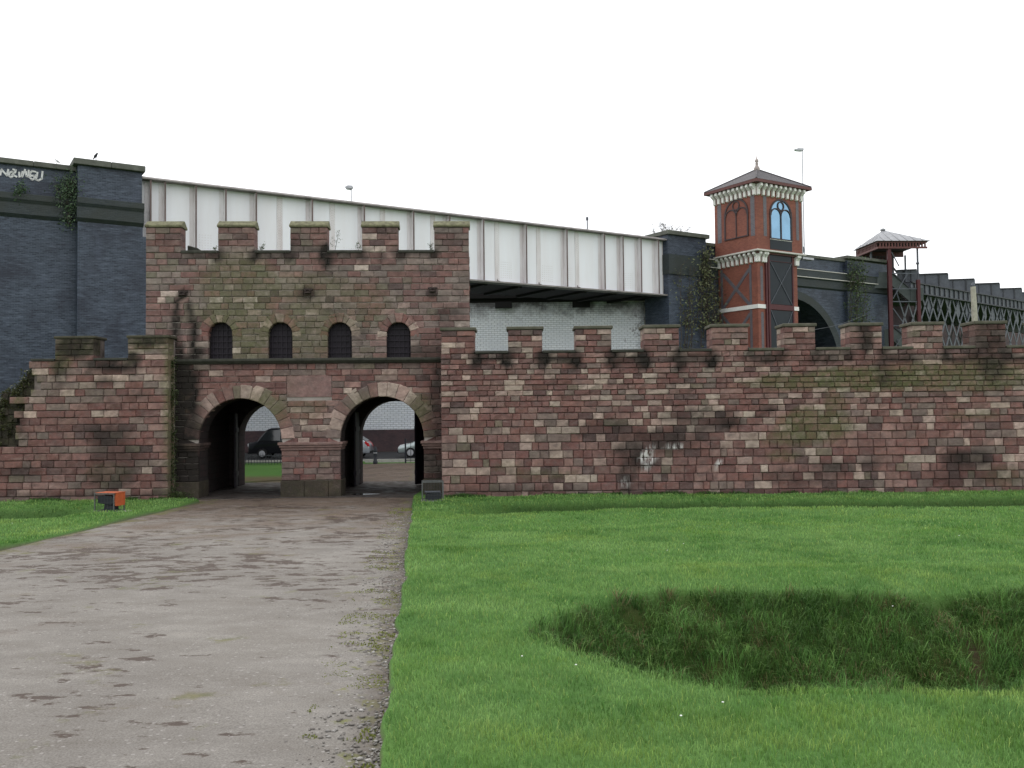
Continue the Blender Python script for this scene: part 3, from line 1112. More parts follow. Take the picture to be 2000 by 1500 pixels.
def lay(courses, span, holes_at, lmin, lmax, colf, wear, push=(), gap=0.0042, depth=0.13, edges=(), edge_depth=0.5, bulge=0.03, keep=None):
    out = []
    for z0, z1 in courses:
        zm = (z0 + z1) / 2
        ph, vert = [], False
        for (cx, cz, rr, zmin) in push:
            if zm > zmin and z0 < cz + rr:
                if z1 < cz + rr - 0.04:
                    hw = math.sqrt(rr * rr - (z1 - cz) ** 2)
                    ph.append((cx - hw, cx + hw))
                else:
                    vert = True
        for a, b in subtract([span], holes_at(z0, z1) + ph):
            for p, q in split_course(a, b, lmin, lmax):
                if keep and not keep((p + q) / 2, zm):
                    continue
                inside = 0
                for (cx, cz, rr, zmin) in push:
                    if zm > zmin:
                        inside = max(inside, sum(math.hypot(xx - cx, zz - cz) < rr for xx in (p, (p + q) / 2, q) for zz in (z0, zm, z1)))
                if inside >= 8:
                    continue
                d = edge_depth if any(abs(p - e) < 0.03 or abs(q - e) < 0.03 for e in edges) else depth
                g1, g2 = gap * random.uniform(0.6, 1.5), gap * random.uniform(0.6, 1.5)
                jz = random.uniform(-0.004, 0.004)
                g1 *= 0.5
                P = lambda u, v, p=p + g1, q=q - g1, a=z0 + g2 + jz, b=z1 - g2: (p + (q - p) * u, a + (b - a) * v)
                out.append(stone_piece(P, q - p, z1 - z0, d, colf((p + q) / 2, zm), wear, random.uniform(-0.004, 0.018), bulge, push, vert))
    return out


def arch_ring(cx, cz, r, thick, n, colf, wear, depth, ang0=0.0, ang1=math.pi, proud=0.03, var=0.08):
    out, cuts = [], [ang0]
    ws = [random.uniform(0.75, 1.3) for _ in range(n)]
    s = sum(ws)
    for w in ws:
        cuts.append(cuts[-1] + (ang1 - ang0) * w / s)
    for k in range(n):
        a, b = cuts[k], cuts[k + 1]
        ro = r + thick + random.uniform(-var, var)
        ga = 0.005 / r
        def P(u, v, a=a + ga, b=b - ga, ro=ro):
            t = b + (a - b) * u
            rr = r + (ro - r) * v
            return cx + rr * math.cos(t), cz + rr * math.sin(t)
        t = (a + b) / 2
        out.append(stone_piece(P, (b - a) * (r + thick / 2), thick, depth, colf(cx + (r + thick) * math.cos(t), cz + (r + thick) * math.sin(t)), wear, proud + random.uniform(-0.006, 0.008), 0.012))
    return out


def arch_pts(cx, cz, r, n=16):
    """left jamb up, over the crown, to the right jamb"""
    return [(cx + r * math.cos(math.pi * (1 - k / n)), cz + r * math.sin(math.pi * (1 - k / n))) for k in range(n + 1)]


# ================================================================== gatehouse
GT = Frame(-12.05, 30.85, R(2.8))
GW = GT.px(917, 600)[0]
gate = thing("gatehouse", "crenellated red sandstone gatehouse with two open arches below four small arched windows", "gatehouse", GT.o, GT.ang)
z_string = GT.px(600, 704)[1]
z_cren = GT.px(600, 493)[1]
z_top = GT.px(600, 444)[1]
arches = []
for xa, xb, yc in ((388, 550, 778), (665, 828, 774)):
    a, b = GT.px(xa, 900)[0], GT.px(xb, 900)[0]
    zc = GT.px((xa + xb) / 2, yc)[1]
    r = (b - a) / 2
    arches.append(((a + b) / 2, zc - r, r))
wins = []
for xc in (430.5, 547.5, 663.5, 778.5):
    a, b = GT.px(xc - 23.5, 670)[0], GT.px(xc + 23.5, 670)[0]
    zc = GT.px(xc, 629)[1]
    r = (b - a) / 2
    wins.append(((a + b) / 2, zc - r, r))
mer = [(0.0, GT.px(354, 460)[0]), (GT.px(426, 460)[0], GT.px(497, 460)[0]), (GT.px(567, 460)[0], GT.px(639, 460)[0]), (GT.px(707, 460)[0], GT.px(777, 460)[0]), (GT.px(848, 460)[0], GW)]

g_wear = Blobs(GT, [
    # the leaking spout on the left: two dark runs spreading down
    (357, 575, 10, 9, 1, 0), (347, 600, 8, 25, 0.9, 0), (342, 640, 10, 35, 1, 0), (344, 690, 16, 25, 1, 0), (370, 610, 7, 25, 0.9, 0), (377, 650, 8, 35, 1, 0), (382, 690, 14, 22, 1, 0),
    (352, 750, 40, 56, 1.1, 0), (348, 820, 44, 80, 1.1, 0), (352, 910, 48, 80, 1.15, 0), (348, 760, 22, 60, 0.75, 1), (338, 880, 12, 80, 0.9, 1), (400, 715, 30, 8, 0.6, 0),  # left pier: dark stain and its shadow side painted together
    # under the copings
    (425, 500, 14, 14, 0.8, 0), (500, 500, 14, 14, 0.85, 0), (565, 492, 14, 16, 0.8, 0), (638, 500, 16, 26, 0.95, 0), (600, 488, 30, 6, 0.4, 0), (708, 500, 14, 16, 0.8, 0), (780, 495, 14, 14, 0.85, 0), (846, 495, 12, 12, 0.8, 0),
    (390, 500, 34, 6, 0.6, 0), (533, 500, 34, 6, 0.6, 0), (672, 498, 34, 6, 0.75, 0), (812, 496, 34, 6, 0.7, 0),
    (602, 575, 14, 14, 0.75, 0), (845, 575, 10, 10, 0.6, 0), (745, 500, 10, 10, 0.6, 0),
    # green algae round the left windows
    (470, 560, 80, 60, 0.55, 1), (490, 640, 60, 60, 0.62, 1), (600, 640, 60, 60, 0.5, 1), (430, 618, 34, 22, 0.55, 1), (560, 560, 120, 30, 0.45, 1), (700, 600, 60, 50, 0.35, 1), (590, 700, 240, 6, 0.4, 1),
    (520, 800, 40, 34, 0.65, 1), (590, 790, 50, 30, 0.35, 1), (820, 800, 26, 34, 0.6, 1), (705, 790, 24, 26, 0.4, 1),
    # damp towards the ground, dark strip under the string course
    (607, 955, 90, 16, 0.75, 0), (850, 910, 26, 60, 0.75, 0), (855, 780, 14, 90, 0.6, 0), (600, 712, 280, 6, 0.45, 0), (840, 690, 60, 14, 0.6, 0), (375, 950, 30, 30, 0.85, 1), (607, 950, 60, 14, 0.35, 1),
    (880, 620, 30, 24, 0.5, 0), (700, 660, 20, 20, 0.3, 0), (655, 600, 24, 12, 0.35, 0),
])


def g_col(x, z):
    t = noise.noise((x * 0.35, z * 0.5, 4.0))
    if z > z_string:
        if z > z_cren + 0.25:
            return soften(pick([5, 1, 0.5, 4, 2, 0.5]), 0.8, 1.05)
        right = max(0, min(1, (x - 5) / 5))
        return soften(pick([2.6 + 3 * right + 2 * t, 1.4, 0.8, 6 - 2 * right, 0.6, 2.0 * (1 - right)]), 0.8, 1.18)
    return pick([6, 2, 1.6 + t, 2.5, 0.8, 0.5])


def g_holes_low(z0, z1):
    h = []
    for cx, cz, r in arches:
        if (z0 + z1) / 2 < cz:
            h.append((cx - r, cx + r))
    if z1 > plq[2] + 0.06 and z0 < plq[3] - 0.06:
        h.append((plq[0], plq[1]))
    return h


pa, pb = GT.px(560, 733), GT.px(648, 775)
plq = (pa[0], pb[0], pb[1], pa[1])
low_c = []
z = 0.0
z_imp = GT.px(607, 871)[1]
# plinth, shaft, impost and upper courses keep to the heights in the photograph
for z_to, n in ((GT.px(607, 938)[1], 2), (GT.px(607, 879)[1], 5), (z_string - 0.1, 14)):
    for k in range(n):
        low_c.append((z + (z_to - z) * k / n, z + (z_to - z) * (k + 1) / n))
    z = z_to
push_low = [(cx, cz, r + 0.36, cz) for cx, cz, r in arches]
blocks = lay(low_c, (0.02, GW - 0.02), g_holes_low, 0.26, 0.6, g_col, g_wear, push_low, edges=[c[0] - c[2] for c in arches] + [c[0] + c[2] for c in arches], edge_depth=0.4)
n_up = 17
up_c = [(z_string + 0.02 + (z_cren - z_string - 0.02) * k / n_up, z_string + 0.02 + (z_cren - z_string - 0.02) * (k + 1) / n_up) for k in range(n_up)]
push_up = [(cx, cz, r + 0.22, cz) for cx, cz, r in wins]


def g_holes_up(z0, z1):
    return [(cx - r, cx + r) for cx, cz, r in wins if (z0 + z1) / 2 < cz]


blocks += lay(up_c, (0.0, GW), g_holes_up, 0.24, 0.52, g_col, g_wear, push_up, edges=[c[0] - c[2] for c in wins] + [c[0] + c[2] for c in wins] + [0.0, GW], edge_depth=0.34, gap=0.0065, bulge=0.022)
mer_c = [(z_cren + (z_top - z_cren) * k / 4, z_cren + (z_top - z_cren) * (k + 1) / 4) for k in range(4)]
for a, b in mer:
    blocks += lay(mer_c, (a, b), lambda p, q: [], 0.24, 0.5, g_col, g_wear, edges=[a, b], edge_depth=0.5)
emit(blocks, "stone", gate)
# ragged quoins down the right flank
qs = []
for k in range(22):
    za = z_string + (z_cren - z_string) * k / 22 * 1.02
    mbq = MB().box(GW - 0.02, GW + random.uniform(0.005, 0.03), 0.36 + 0.2 * (k % 2), 0.9 + 0.3 * (k % 2), za + 0.006, za + (z_cren - z_string) / 22)
    tint(mbq, g_col(GW, za), g_wear).build("quoin", M["stone"], gate)

rings = []
for i, (cx, cz, r) in enumerate(arches):
    rings += arch_ring(cx, cz, r, 0.47, 17, lambda x, z: pick([2.6, 1.6, 2.6, 1.6, 0.1, 2.0 if i == 0 else 1.2]), g_wear, 0.45, var=0.06)
for (cx, cz, r) in wins:
    rings += arch_ring(cx, cz, r, 0.3, 9, lambda x, z: pick([2.5, 1.5, 1.6 + max(0, x - 4) * 0.1, 2.4, 0.1, 2.2 if x < 6 else 0.6]), g_wear, 0.33, ang0=-0.18, ang1=math.pi + 0.18, proud=0.016, var=0.02)
emit(rings, "voussoir", gate, 300)

def bed(poly, ops):
    """the same outline drawn back a little from every opening and end"""
    out = []
    for x, z in poly:
        for cx, cz, r in ops:
            if abs(x - cx) < r + 1e-4 and z < cz + r + 1e-4:
                x = cx + (x - cx) * (1 + 0.02 / r)
                if z > cz:
                    z = cz + (z - cz) * (1 + 0.02 / r)
                break
        out.append((min(max(x, 0.015), GW - 0.015), z))
    return out


# cores: a thin mortar bed behind the facing, rubble lining behind that
low_poly = [(0.0, -0.3)]
for cx, cz, r in arches:
    low_poly += [(cx - r, -0.3)] + arch_pts(cx, cz, r) + [(cx + r, -0.3)]
low_poly += [(GW, -0.3), (GW, z_string), (0, z_string)]
up_poly = [(0.0, z_string)]
for cx, cz, r in wins:
    up_poly += [(cx - r, z_string)] + arch_pts(cx, cz, r, 12) + [(cx + r, z_string)]
up_poly += [(GW, z_string)]
for a, b in reversed(mer):
    up_poly += [(b - 0.01, z_cren - 0.02), (b - 0.01, z_top), (a + 0.01, z_top), (a + 0.01, z_cren - 0.02)]
MB().prism(bed(low_poly, arches), 0.016, 0.14).build("mortar_bed", M["lime_mortar"], gate)
MB().prism(bed(up_poly, wins), 0.016, 0.14).build("mortar_bed", M["lime_mortar"], gate)
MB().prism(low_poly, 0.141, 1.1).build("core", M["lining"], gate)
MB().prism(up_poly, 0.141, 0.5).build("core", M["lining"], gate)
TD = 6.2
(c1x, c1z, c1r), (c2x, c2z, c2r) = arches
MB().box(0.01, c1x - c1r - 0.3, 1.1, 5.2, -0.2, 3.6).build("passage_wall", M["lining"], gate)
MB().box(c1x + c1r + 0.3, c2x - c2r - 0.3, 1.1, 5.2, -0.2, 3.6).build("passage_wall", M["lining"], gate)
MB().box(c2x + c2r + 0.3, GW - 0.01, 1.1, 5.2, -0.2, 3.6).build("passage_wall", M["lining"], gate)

MB().box(0.012, GW - 0.012, 1.1, TD, 3.6, z_string - 0.02).build("vault_slab", M["lining"], gate)
back = [(0.0, -0.3)]
for cx, cz, r in arches:
    back += [(cx - r + 0.06, -0.3)] + arch_pts(cx, cz, r - 0.06) + [(cx + r - 0.06, -0.3)]
back += [(GW, -0.3), (GW, 3.6), (0, 3.6)]
MB().prism(back, 5.2, TD).build("back_wall", M["lining"], gate)
sides = MB().box(0.005, 0.5, 0.5, TD, z_string, z_cren - 0.02)
sides.box(GW - 0.5, GW - 0.005, 0.5, TD, z_string, z_cren - 0.02)
sides.box(0.5, GW - 0.5, TD - 0.5, TD, z_string, z_cren - 0.02)
sides.build("upper_wall", M["lining"], gate)
MB().box(0.5, GW - 0.5, 0.5, TD - 0.5, z_cren - 0.9, z_cren - 0.75).build("roof_deck", M["dark_slab"], gate)

# copings
for a, b in mer:
    zt = z_top + 0.002
    pr = [(-0.07, zt), (0.58, zt), (0.58, zt + 0.07), (0.28, zt + 0.25), (0.2, zt + 0.25), (-0.07, zt + 0.07)]
    MB().prism(pr, a - 0.03, b + 0.04, "x").build("coping", M["lichen_coping"], gate, bevel=0.02)
for k in range(4):
    a, b = mer[k][1], mer[k + 1][0]
    MB().box(a + 0.005, b - 0.005, -0.06, 0.56, z_cren - 0.02, z_cren + 0.07).build("crenel_slab", M["dark_slab"], gate, bevel=0.015)
# the return parapet behind the first merlon
ra = GT.px(357, 480)[0]
rp = MB().prism([(mer[0][1] + 0.02, z_cren + 0.07), (mer[0][1] + 0.62, z_cren + 0.07), (mer[0][1] + 0.35, z_cren + 0.27), (mer[0][1] + 0.02, z_cren + 0.36)], 0.62, 1.6)
rp.build("return_coping", M["dark_slab"], gate, bevel=0.02)

# string course, imposts, plinths, plaque
zs = z_string
MB().prism([(0.1, zs - 0.1), (-0.05, zs - 0.1), (-0.15, zs - 0.01), (-0.15, zs + 0.06), (0.1, zs + 0.09)], -0.05, GW + 0.03, "x").build("string_course", M["dark_slab"], gate, bevel=0.012)
p0, p1 = arches[0][0] + arches[0][2], arches[1][0] - arches[1][2]
zi = z_imp


def impost(a, b, nm="impost"):
    mb = MB()
    mb.box(a - 0.02, b + 0.02, -0.08, 1.1, zi - 0.14, zi - 0.05)
    mb.box(a - 0.06, b + 0.06, -0.13, 1.12, zi - 0.047, zi + 0.03)
    mb.box(a - 0.1, b + 0.1, -0.18, 1.14, zi + 0.033, zi + 0.13)
    tint(mb, (0.26, 0.17, 0.15), g_wear).build(nm, M["stone"], gate, bevel=0.02)


impost(p0, p1)
impost(arches[0][0] - arches[0][2] - 0.85, arches[0][0] - arches[0][2])
impost(arches[1][0] + arches[1][2], arches[1][0] + arches[1][2] + 0.8)
zpl = GT.px(607, 938)[1]
for a, b in ((p0 - 0.03, p1 + 0.03), (arches[0][0] - arches[0][2] - 0.9, arches[0][0] - arches[0][2] + 0.03), (arches[1][0] + arches[1][2] - 0.03, arches[1][0] + arches[1][2] + 0.8)):
    pl = MB()
    xx = a
    while xx < b - 0.02:
        l = min(random.uniform(0.45, 0.8), b - xx)
        if b - xx - l < 0.25:
            l = b - xx
        pl.box(xx + 0.004, xx + l - 0.004, -0.09, 1.13, -0.2, zpl)
        xx += l
    tint(pl, (0.07, 0.052, 0.05), lambda x, z: (0.6, 0.45, 0)).build("plinth", M["stone"], gate, bevel=0.02)
tint(MB().box(plq[0] + 0.01, plq[1] - 0.01, -0.012, 0.1, plq[2], plq[3]), (0.3, 0.185, 0.175), lambda x, z: (0.0, 0.18 if x < (plq[0] + plq[1]) / 2 else 0, 0)).build("plaque", M["stone"], gate, bevel=0.008)

# arched window shutters with their crossed bars
for cx, cz, r in wins:
    poly = [(cx - r, zs + 0.05)] + arch_pts(cx, cz, r, 12) + [(cx + r, zs + 0.05)]
    sh = MB().prism(poly, 0.3, 0.36).build("window", M["grille_panel"], gate)
    bars = MB()
    for k in range(-2, 3):
        xx = cx + k * r / 2.6
        top = cz + math.sqrt(max(0, r * r - (xx - cx) ** 2))
        bars.box(xx - 0.017, xx + 0.017, 0.262, 0.298, zs + 0.06, top)
    for k in range(1, 6):
        zz = zs + 0.06 + k * 0.2
        hw = r if zz < cz else math.sqrt(max(0, r * r - (zz - cz) ** 2))
        if hw > 0.05:
            bars.box(cx - hw, cx + hw, 0.24, 0.26, zz - 0.017, zz + 0.017)
    bars.build("grille", M["dark_timber"], sh)
for x_, y_ in ((358, 574), (602, 570), (845, 567)):
    sx, sz = GT.px(x_, y_)
    sp = MB().box(sx - 0.1, sx + 0.1, -0.2, 0.05, sz - 0.07, sz - 0.02)
    sp.box(sx - 0.1, sx - 0.055, -0.2, 0.05, sz - 0.017, sz + 0.04)
    sp.box(sx + 0.055, sx + 0.1, -0.2, 0.05, sz - 0.017, sz + 0.04)
    sp.box(sx - 0.16, sx + 0.16, -0.05, 0.05, sz + 0.043, sz + 0.1)
    tint(sp, (0.1, 0.075, 0.07), lambda x, z: (0.7, 0, 0)).build("water_spout", M["stone"], gate, bevel=0.012)
# open timber door leaves deep in the passages
def leaf(p, q, h):
    d = MB()
    P, Q = Vector((p[0], p[1], 0)), Vector((q[0], q[1], 0))
    n = 7
    for k in range(n):
        a, b = P.lerp(Q, k / n + 0.006), P.lerp(Q, (k + 1) / n - 0.006)
        d.beam(a + Vector((0, 0, h / 2 + 0.03)), b + Vector((0, 0, h / 2 + 0.03)), 0.06, h)
    o = d.build("door", M["dark_timber"], gate)
    for zz in (0.5, h - 0.6):
        s = MB().beam(P.lerp(Q, 0.02) + Vector((0, 0, zz)), P.lerp(Q, 0.98) + Vector((0, 0, zz)), 0.1, 0.16)
        s.build("door_ledge", M["dark_timber"], o)
    return o


leaf((c1x - c1r + 0.02, 5.15), (GT.px(459, 880, 3.9)[0], 3.9), 2.75)
leaf((c2x - c2r + 0.02, 5.15), (GT.px(693, 880, 3.9)[0], 3.9), 2.75)
leaf((c2x + c2r - 0.05, 5.15), (GT.px(811, 880, 4.2)[0], 4.2), 2.75)

# ================================================================== fort wall to the right of the gate
RW = Frame(0.0, 30.2, -0.008)
rwall = thing("battlement_wall", "long crenellated red sandstone wall with nine merlons running right from the gatehouse", "wall", RW.o, RW.ang)
fr = [(862, 927), (992, 1059), (1124, 1194), (1257, 1326), (1390, 1461), (1531, 1592), (1659, 1722), (1782, 1841), (1904, 1964), (2030, 2092)]
cr_px = [690, 690, 688, 686.5, 684.5, 684, 682.5, 680.5, 678, 675, 672]
mt_px = [640, 638, 636.5, 634.5, 633, 632, 630.5, 629, 627, 625]
rx0 = RW.px(862, 800)[0]
rx1 = 19.5
rz_c = 4.59
RD = 0.85
r_wear = Blobs(RW, [
    # dark runs under each crenel's ends
    *[(e, 702, 14, 22, 0.9, 0) for a, b in fr for e in (a - 2, b + 2) if 900 < e < 1420],
    *[(e, 694, 12, 14, 0.75, 0) for a, b in fr for e in (a - 4, b + 3) if 1420 <= e],
    *[((fr[k][1] + fr[k + 1][0]) / 2, 701, 34, 8, 0.75, 0) for k in range(9)],
    (1690, 650, 14, 40, 0.85, 0), (1935, 680, 34, 60, 0.7, 0), (1725, 720, 16, 40, 0.5, 0),
    # dark damp zone in the middle and the foot
    (1290, 860, 90, 26, 0.55, 0), (1240, 880, 40, 20, 0.7, 0), (1225, 930, 18, 40, 0.7, 0), (1180, 840, 60, 20, 0.4, 0), (1370, 815, 70, 18, 0.6, 0), (1420, 825, 30, 9, 0.85, 0), (1250, 905, 26, 12, 0.8, 0),
    (1560, 930, 60, 20, 0.45, 0), (1620, 915, 50, 18, 0.5, 0), (1890, 895, 46, 16, 0.8, 0), (1700, 910, 26, 10, 0.7, 0), (1900, 930, 90, 20, 0.4, 0), (1400, 962, 700, 6, 0.4, 0), (1000, 962, 160, 7, 0.5, 0),
    (1500, 798, 24, 6, 0.8, 0), (1480, 810, 14, 6, 0.6, 0),
    # algae
    (1540, 745, 80, 16, 0.7, 1), (1680, 742, 150, 22, 0.85, 1), (1860, 735, 170, 30, 0.75, 1), (1900, 712, 90, 12, 0.5, 1), (1590, 830, 70, 32, 0.75, 1), (1545, 855, 50, 18, 0.6, 1), (1630, 790, 20, 26, 0.6, 1), (1530, 890, 30, 12, 0.5, 1),
    (1060, 925, 60, 10, 0.4, 1), (990, 915, 30, 8, 0.3, 1), (1900, 810, 60, 10, 0.35, 1), (1960, 930, 40, 20, 0.4, 1),
    # lime and whitewash runs
    (1257, 888, 8, 11, 1, 2), (1272, 886, 7, 12, 1, 2), (1262, 905, 8, 8, 0.7, 2), (1316, 872, 22, 5, 1, 2), (1293, 868, 5, 6, 0.9, 2), (1399, 905, 4, 9, 1, 2), (1400, 917, 5, 5, 0.7, 2), (1222, 942, 6, 7, 0.5, 2),
    
])


def r_col(x, z):
    t = noise.noise((x * 0.3, z * 0.6, 1.0))
    u = (x - rx0) / (rx1 - rx0)
    mid = math.exp(-((u - 0.35) / 0.16) ** 2) * (1 if z < 2.2 else 0.2)
    return pick([6 + 2 * mid, 2.4, max(0.5, 3.2 + 3 * t - 2.2 * mid - (1.0 if u > 0.55 else 0)), 1.5 + (0.8 if u > 0.55 else 0), 0.7 + 2.2 * mid, 0.3])


hs = [0.2] + [0.25] * 7 + [0.23, 0.215, 0.205, 0.19, 0.18, 0.17] + [0.165] * 8
sc = rz_c / sum(hs)
zz, r_c = -0.05, []
for h in hs:
    r_c.append((zz, zz + h * (rz_c + 0.05) / sum(hs)))
    zz = r_c[-1][1]
blocks = lay(r_c, (rx0, rx1), lambda a, b: [], 0.2, 0.52, r_col, r_wear, edges=[rx0], edge_depth=0.5, bulge=0.042)
mer_r = []
for (a, b), yt in zip(fr, mt_px):
    xa, xb = RW.px(a, 660)[0], RW.px(b, 660)[0]
    zt = RW.px((a + b) / 2, yt + 6)[1]
    mer_r.append((xa, xb, zt))
    cs = [(rz_c + (zt - rz_c) * k / 4, rz_c + (zt - rz_c) * (k + 1) / 4) for k in range(4)]
    blocks += lay(cs, (xa, xb), lambda p, q: [], 0.24, 0.52, r_col, r_wear, edges=[xa, xb], edge_depth=0.4, bulge=0.035)
    # the return face of the merlon: its own blocks seen on its flank
    for k, (za, zb) in enumerate(cs):
        for s, xx in ((-1, xa), (1, xb)):
            mbq = MB().box(min(xx, xx - s * 0.06) if s < 0 else xx - 0.06, (xx + 0.06) if s < 0 else xx + 0.0, 0.41, RD - 0.01, za + 0.006, zb - 0.006)
            if s < 0 or k % 4 == 3:
                tint(mbq, pick([4, 3, 3, 1, 0, 0]), r_wear).build("return_stone", M["stone"], rwall, bevel=0.01)
emit(blocks, "stone", rwall)
MB().box(rx0 + 0.02, rx1, 0.03, RD, -0.4, rz_c - 0.005).build("core", M["mortar"], rwall)
for i, (xa, xb, zt) in enumerate(mer_r):
    MB().box(xa + 0.02, xb - 0.02, 0.03, RD, rz_c, zt).build("merlon_core", M["mortar"], rwall)
    MB().box(xa - 0.05, xb + 0.05, -0.07, RD + 0.07, zt + 0.002, zt + 0.105).build("coping", M["coping_stone"], rwall, bevel=0.025)
for k in range(len(mer_r) - 1):
    a, b = mer_r[k][1], mer_r[k + 1][0]
    MB().box(a + 0.006, b - 0.006, -0.065, RD + 0.06, rz_c + 0.002, rz_c + 0.09).build("crenel_slab", M["coping_stone" if k > 3 else "dark_slab"], rwall, bevel=0.02)
MB().box(mer_r[-1][1] + 0.01, rx1, -0.065, RD + 0.06, rz_c + 0.002, rz_c + 0.09).build("crenel_slab", M["coping_stone"], rwall, bevel=0.02)

# ================================================================== fort wall to the left of the gate
LW = Frame(-11.07, 30.2, 0.0)
lwall = thing("ruined_wall", "red sandstone wall with two mossy merlons whose far end is broken off", "wall", LW.o, 0.0)
L = lambda px, py: LW.px(px, py)
lz_c = L(220, 704)[1]
l_m = [(L(108, 690)[0], L(183, 690)[0]), (L(250, 690)[0], 0.0)]
lz_t = L(220, 661)[1]
x_ruin = L(62, 720)[0]
l_wear = Blobs(LW, [
    (150, 672, 44, 22, 0.85, 1), (150, 674, 48, 26, 0.8, 0), (288, 668, 40, 16, 0.85, 1), (288, 664, 44, 16, 0.75, 0), (120, 705, 16, 26, 0.8, 1), (118, 720, 14, 26, 0.7, 0), (182, 716, 14, 14, 0.85, 0), (215, 716, 40, 14, 0.9, 0), (258, 706, 16, 22, 0.85, 0), (255, 700, 14, 16, 0.6, 1),
    (330, 760, 8, 120, 0.75, 1), (335, 900, 8, 90, 0.9, 1), (205, 745, 22, 12, 0.6, 0), (215, 850, 44, 22, 0.6, 0), (230, 890, 60, 26, 0.5, 0), (220, 935, 50, 22, 0.55, 0), (215, 925, 44, 18, 0.35, 1), (40, 925, 40, 16, 0.35, 0),
    (60, 750, 14, 22, 0.75, 1), (38, 790, 10, 20, 0.6, 1), (40, 820, 8, 30, 0.5, 0), (165, 965, 190, 6, 0.5, 0), (270, 770, 24, 14, 0.35, 0), (20, 850, 20, 20, 0.6, 1),
])


def l_col(x, z):
    up = max(0, min(1, (z - 2.4) / 1.5))
    return pick([6 - 2 * up, 2, 1.0 + 2.6 * up, 2, 1.2 - up, 0.4])


def l_keep(x, z):
    return x > L(62 if z > L(0, 742)[1] else 70 if z > L(0, 776)[1] else 34 if z > L(0, 872)[1] else -400, 800)[0] + 0.1 * math.sin(z * 9)


nl = 20
l_c = [(-0.08 + (lz_c + 0.08) * k / nl, -0.08 + (lz_c + 0.08) * (k + 1) / nl) for k in range(nl)]
blocks = lay(l_c, (-7.2, 0.0), lambda a, b: [], 0.26, 0.62, l_col, l_wear, edges=[0.0], edge_depth=0.55, bulge=0.04, keep=l_keep)
for a, b in l_m:
    cs = [(lz_c + (lz_t - lz_c) * k / 4, lz_c + (lz_t - lz_c) * (k + 1) / 4) for k in range(4)]
    blocks += lay(cs, (a, b), lambda p, q: [], 0.3, 0.7, l_col, l_wear, edges=[a, b], edge_depth=0.5)
emit(blocks, "stone", lwall)
MB().box(L(66, 800)[0], -0.02, 0.03, RD, -0.4, lz_c - 0.005).build("core", M["mortar"], lwall)
MB().box(-7.2, L(66, 800)[0], 0.03, RD, -0.4, L(0, 876)[1]).build("core", M["mortar"], lwall)
for a, b in l_m:
    MB().box(a + 0.02, b - 0.02, 0.03, RD, lz_c, lz_t).build("merlon_core", M["mortar"], lwall)
    MB().box(a - 0.04, b + 0.05, -0.05, RD + 0.05, lz_t + 0.002, lz_t + 0.09).build("coping", M["moss_coping"], lwall, bevel=0.025)
for a, b in ((L(60, 700)[0], l_m[0][0]), (l_m[0][1], l_m[1][0])):
    MB().box(a + 0.006, b - 0.006, -0.06, RD + 0.04, lz_c + 0.002, lz_c + 0.08).build("crenel_slab", M["dark_slab"], lwall, bevel=0.02)
# the broken end: mossy rubble stepping down behind the facing
rub = []
prof = [(62, 722), (45, 738), (36, 748), (26, 761), (8, 763), (-6, 778), (-60, 800), (-140, 830), (-300, 860)]
for k in range(len(prof) - 1):
    xb_, xa_ = L(prof[k][0], 800)[0], L(prof[k + 1][0], 800)[0]
    zt = L(0, prof[k][1] + 4)[1]
    zb = 1.3
    n = max(2, int((zt - zb) / 0.24))
    for j in range(n):
        for q_ in range(max(1, int((xb_ - xa_) / 0.4))):
            w_ = (xb_ - xa_) / max(1, int((xb_ - xa_) / 0.4))
            a, b = xa_ + q_ * w_, xa_ + (q_ + 1) * w_
            za, zb2 = zb + (zt - zb) * j / n, zb + (zt - zb) * (j + 1) / n
            P = lambda u, v, a=a - 0.03, b=b + 0.03, c=za - 0.01, d=zb2 + 0.01: (a + (b - a) * u, c + (d - c) * v)
            t = stone_piece(P, b - a, zb2 - za, 0.55, pick([1, 0, 0, 3, 3, 2]), lambda x, z: (0.8, 0.85, 0), random.uniform(-0.03, 0.05), 0.06)
            rub.append((t[0], [(x, y + 0.32, z) for x, y, z in t[1]], t[2], t[3], t[4]))
emit(rub, "rubble_stone", lwall, 300)
RUIN_PROFILE = [(LW.o.x + L(p[0], 800)[0], L(0, p[1])[1]) for p in prof]
MB().prism([(L(p[0], 800)[0], L(0, p[1] + 6)[1]) for p in prof] + [(-7.2, -0.3), (L(62, 800)[0], -0.3)], 0.4, RD).build("rubble_core", M["moss_coping"], lwall)

# ================================================================== railway viaduct behind
VD = Frame(10.9, 66.7, R(32))
T = lambda px, py=450, off=0.0: VD.px(px, py, off)[0]
ZB, ZT = 10.9, 14.95          # bridge girder, bottom and top

bridge = thing("girder_bridge", "white riveted plate girder railway bridge with brown-edged ribs passing behind the gatehouse", "bridge", VD.o, VD.ang)
g0, g1 = T(281, 400) - 1.6, T(1302, 520)
z_t = lambda px, py: VD.px(px, py)[1]
zt_l, zt_r, zb_r = z_t(300, 357), z_t(1290, 470), z_t(1290, 574)
zb_l = z_t(930, 551)
ZT, ZB = (zt_l + zt_r) / 2, (zb_r + zb_l) / 2
ribs = [291, 319, 379, 437, 496, 605, 706, 802, 872, 938, 1021, 1100, 1173, 1209, 1244, 1278, 1297]
strips = [546, 649, 747, 845, 970, 1051, 1126]
rt = [T(p, 460) for p in ribs]
edges_ = sorted([g0] + rt + [T(p, 460) for p in strips] + [g1])
for a, b in zip(edges_[:-1], edges_[1:]):
    if b - a > 0.05:
        MB().box(a + 0.004, b - 0.004, 0, 0.03, ZB, ZT).build("web_plate", M["white_paint"], bridge)
MB().box(g0, g1, 0.032, 0.06, ZB, ZT).build("web_backing", M["flange_grey"], bridge)
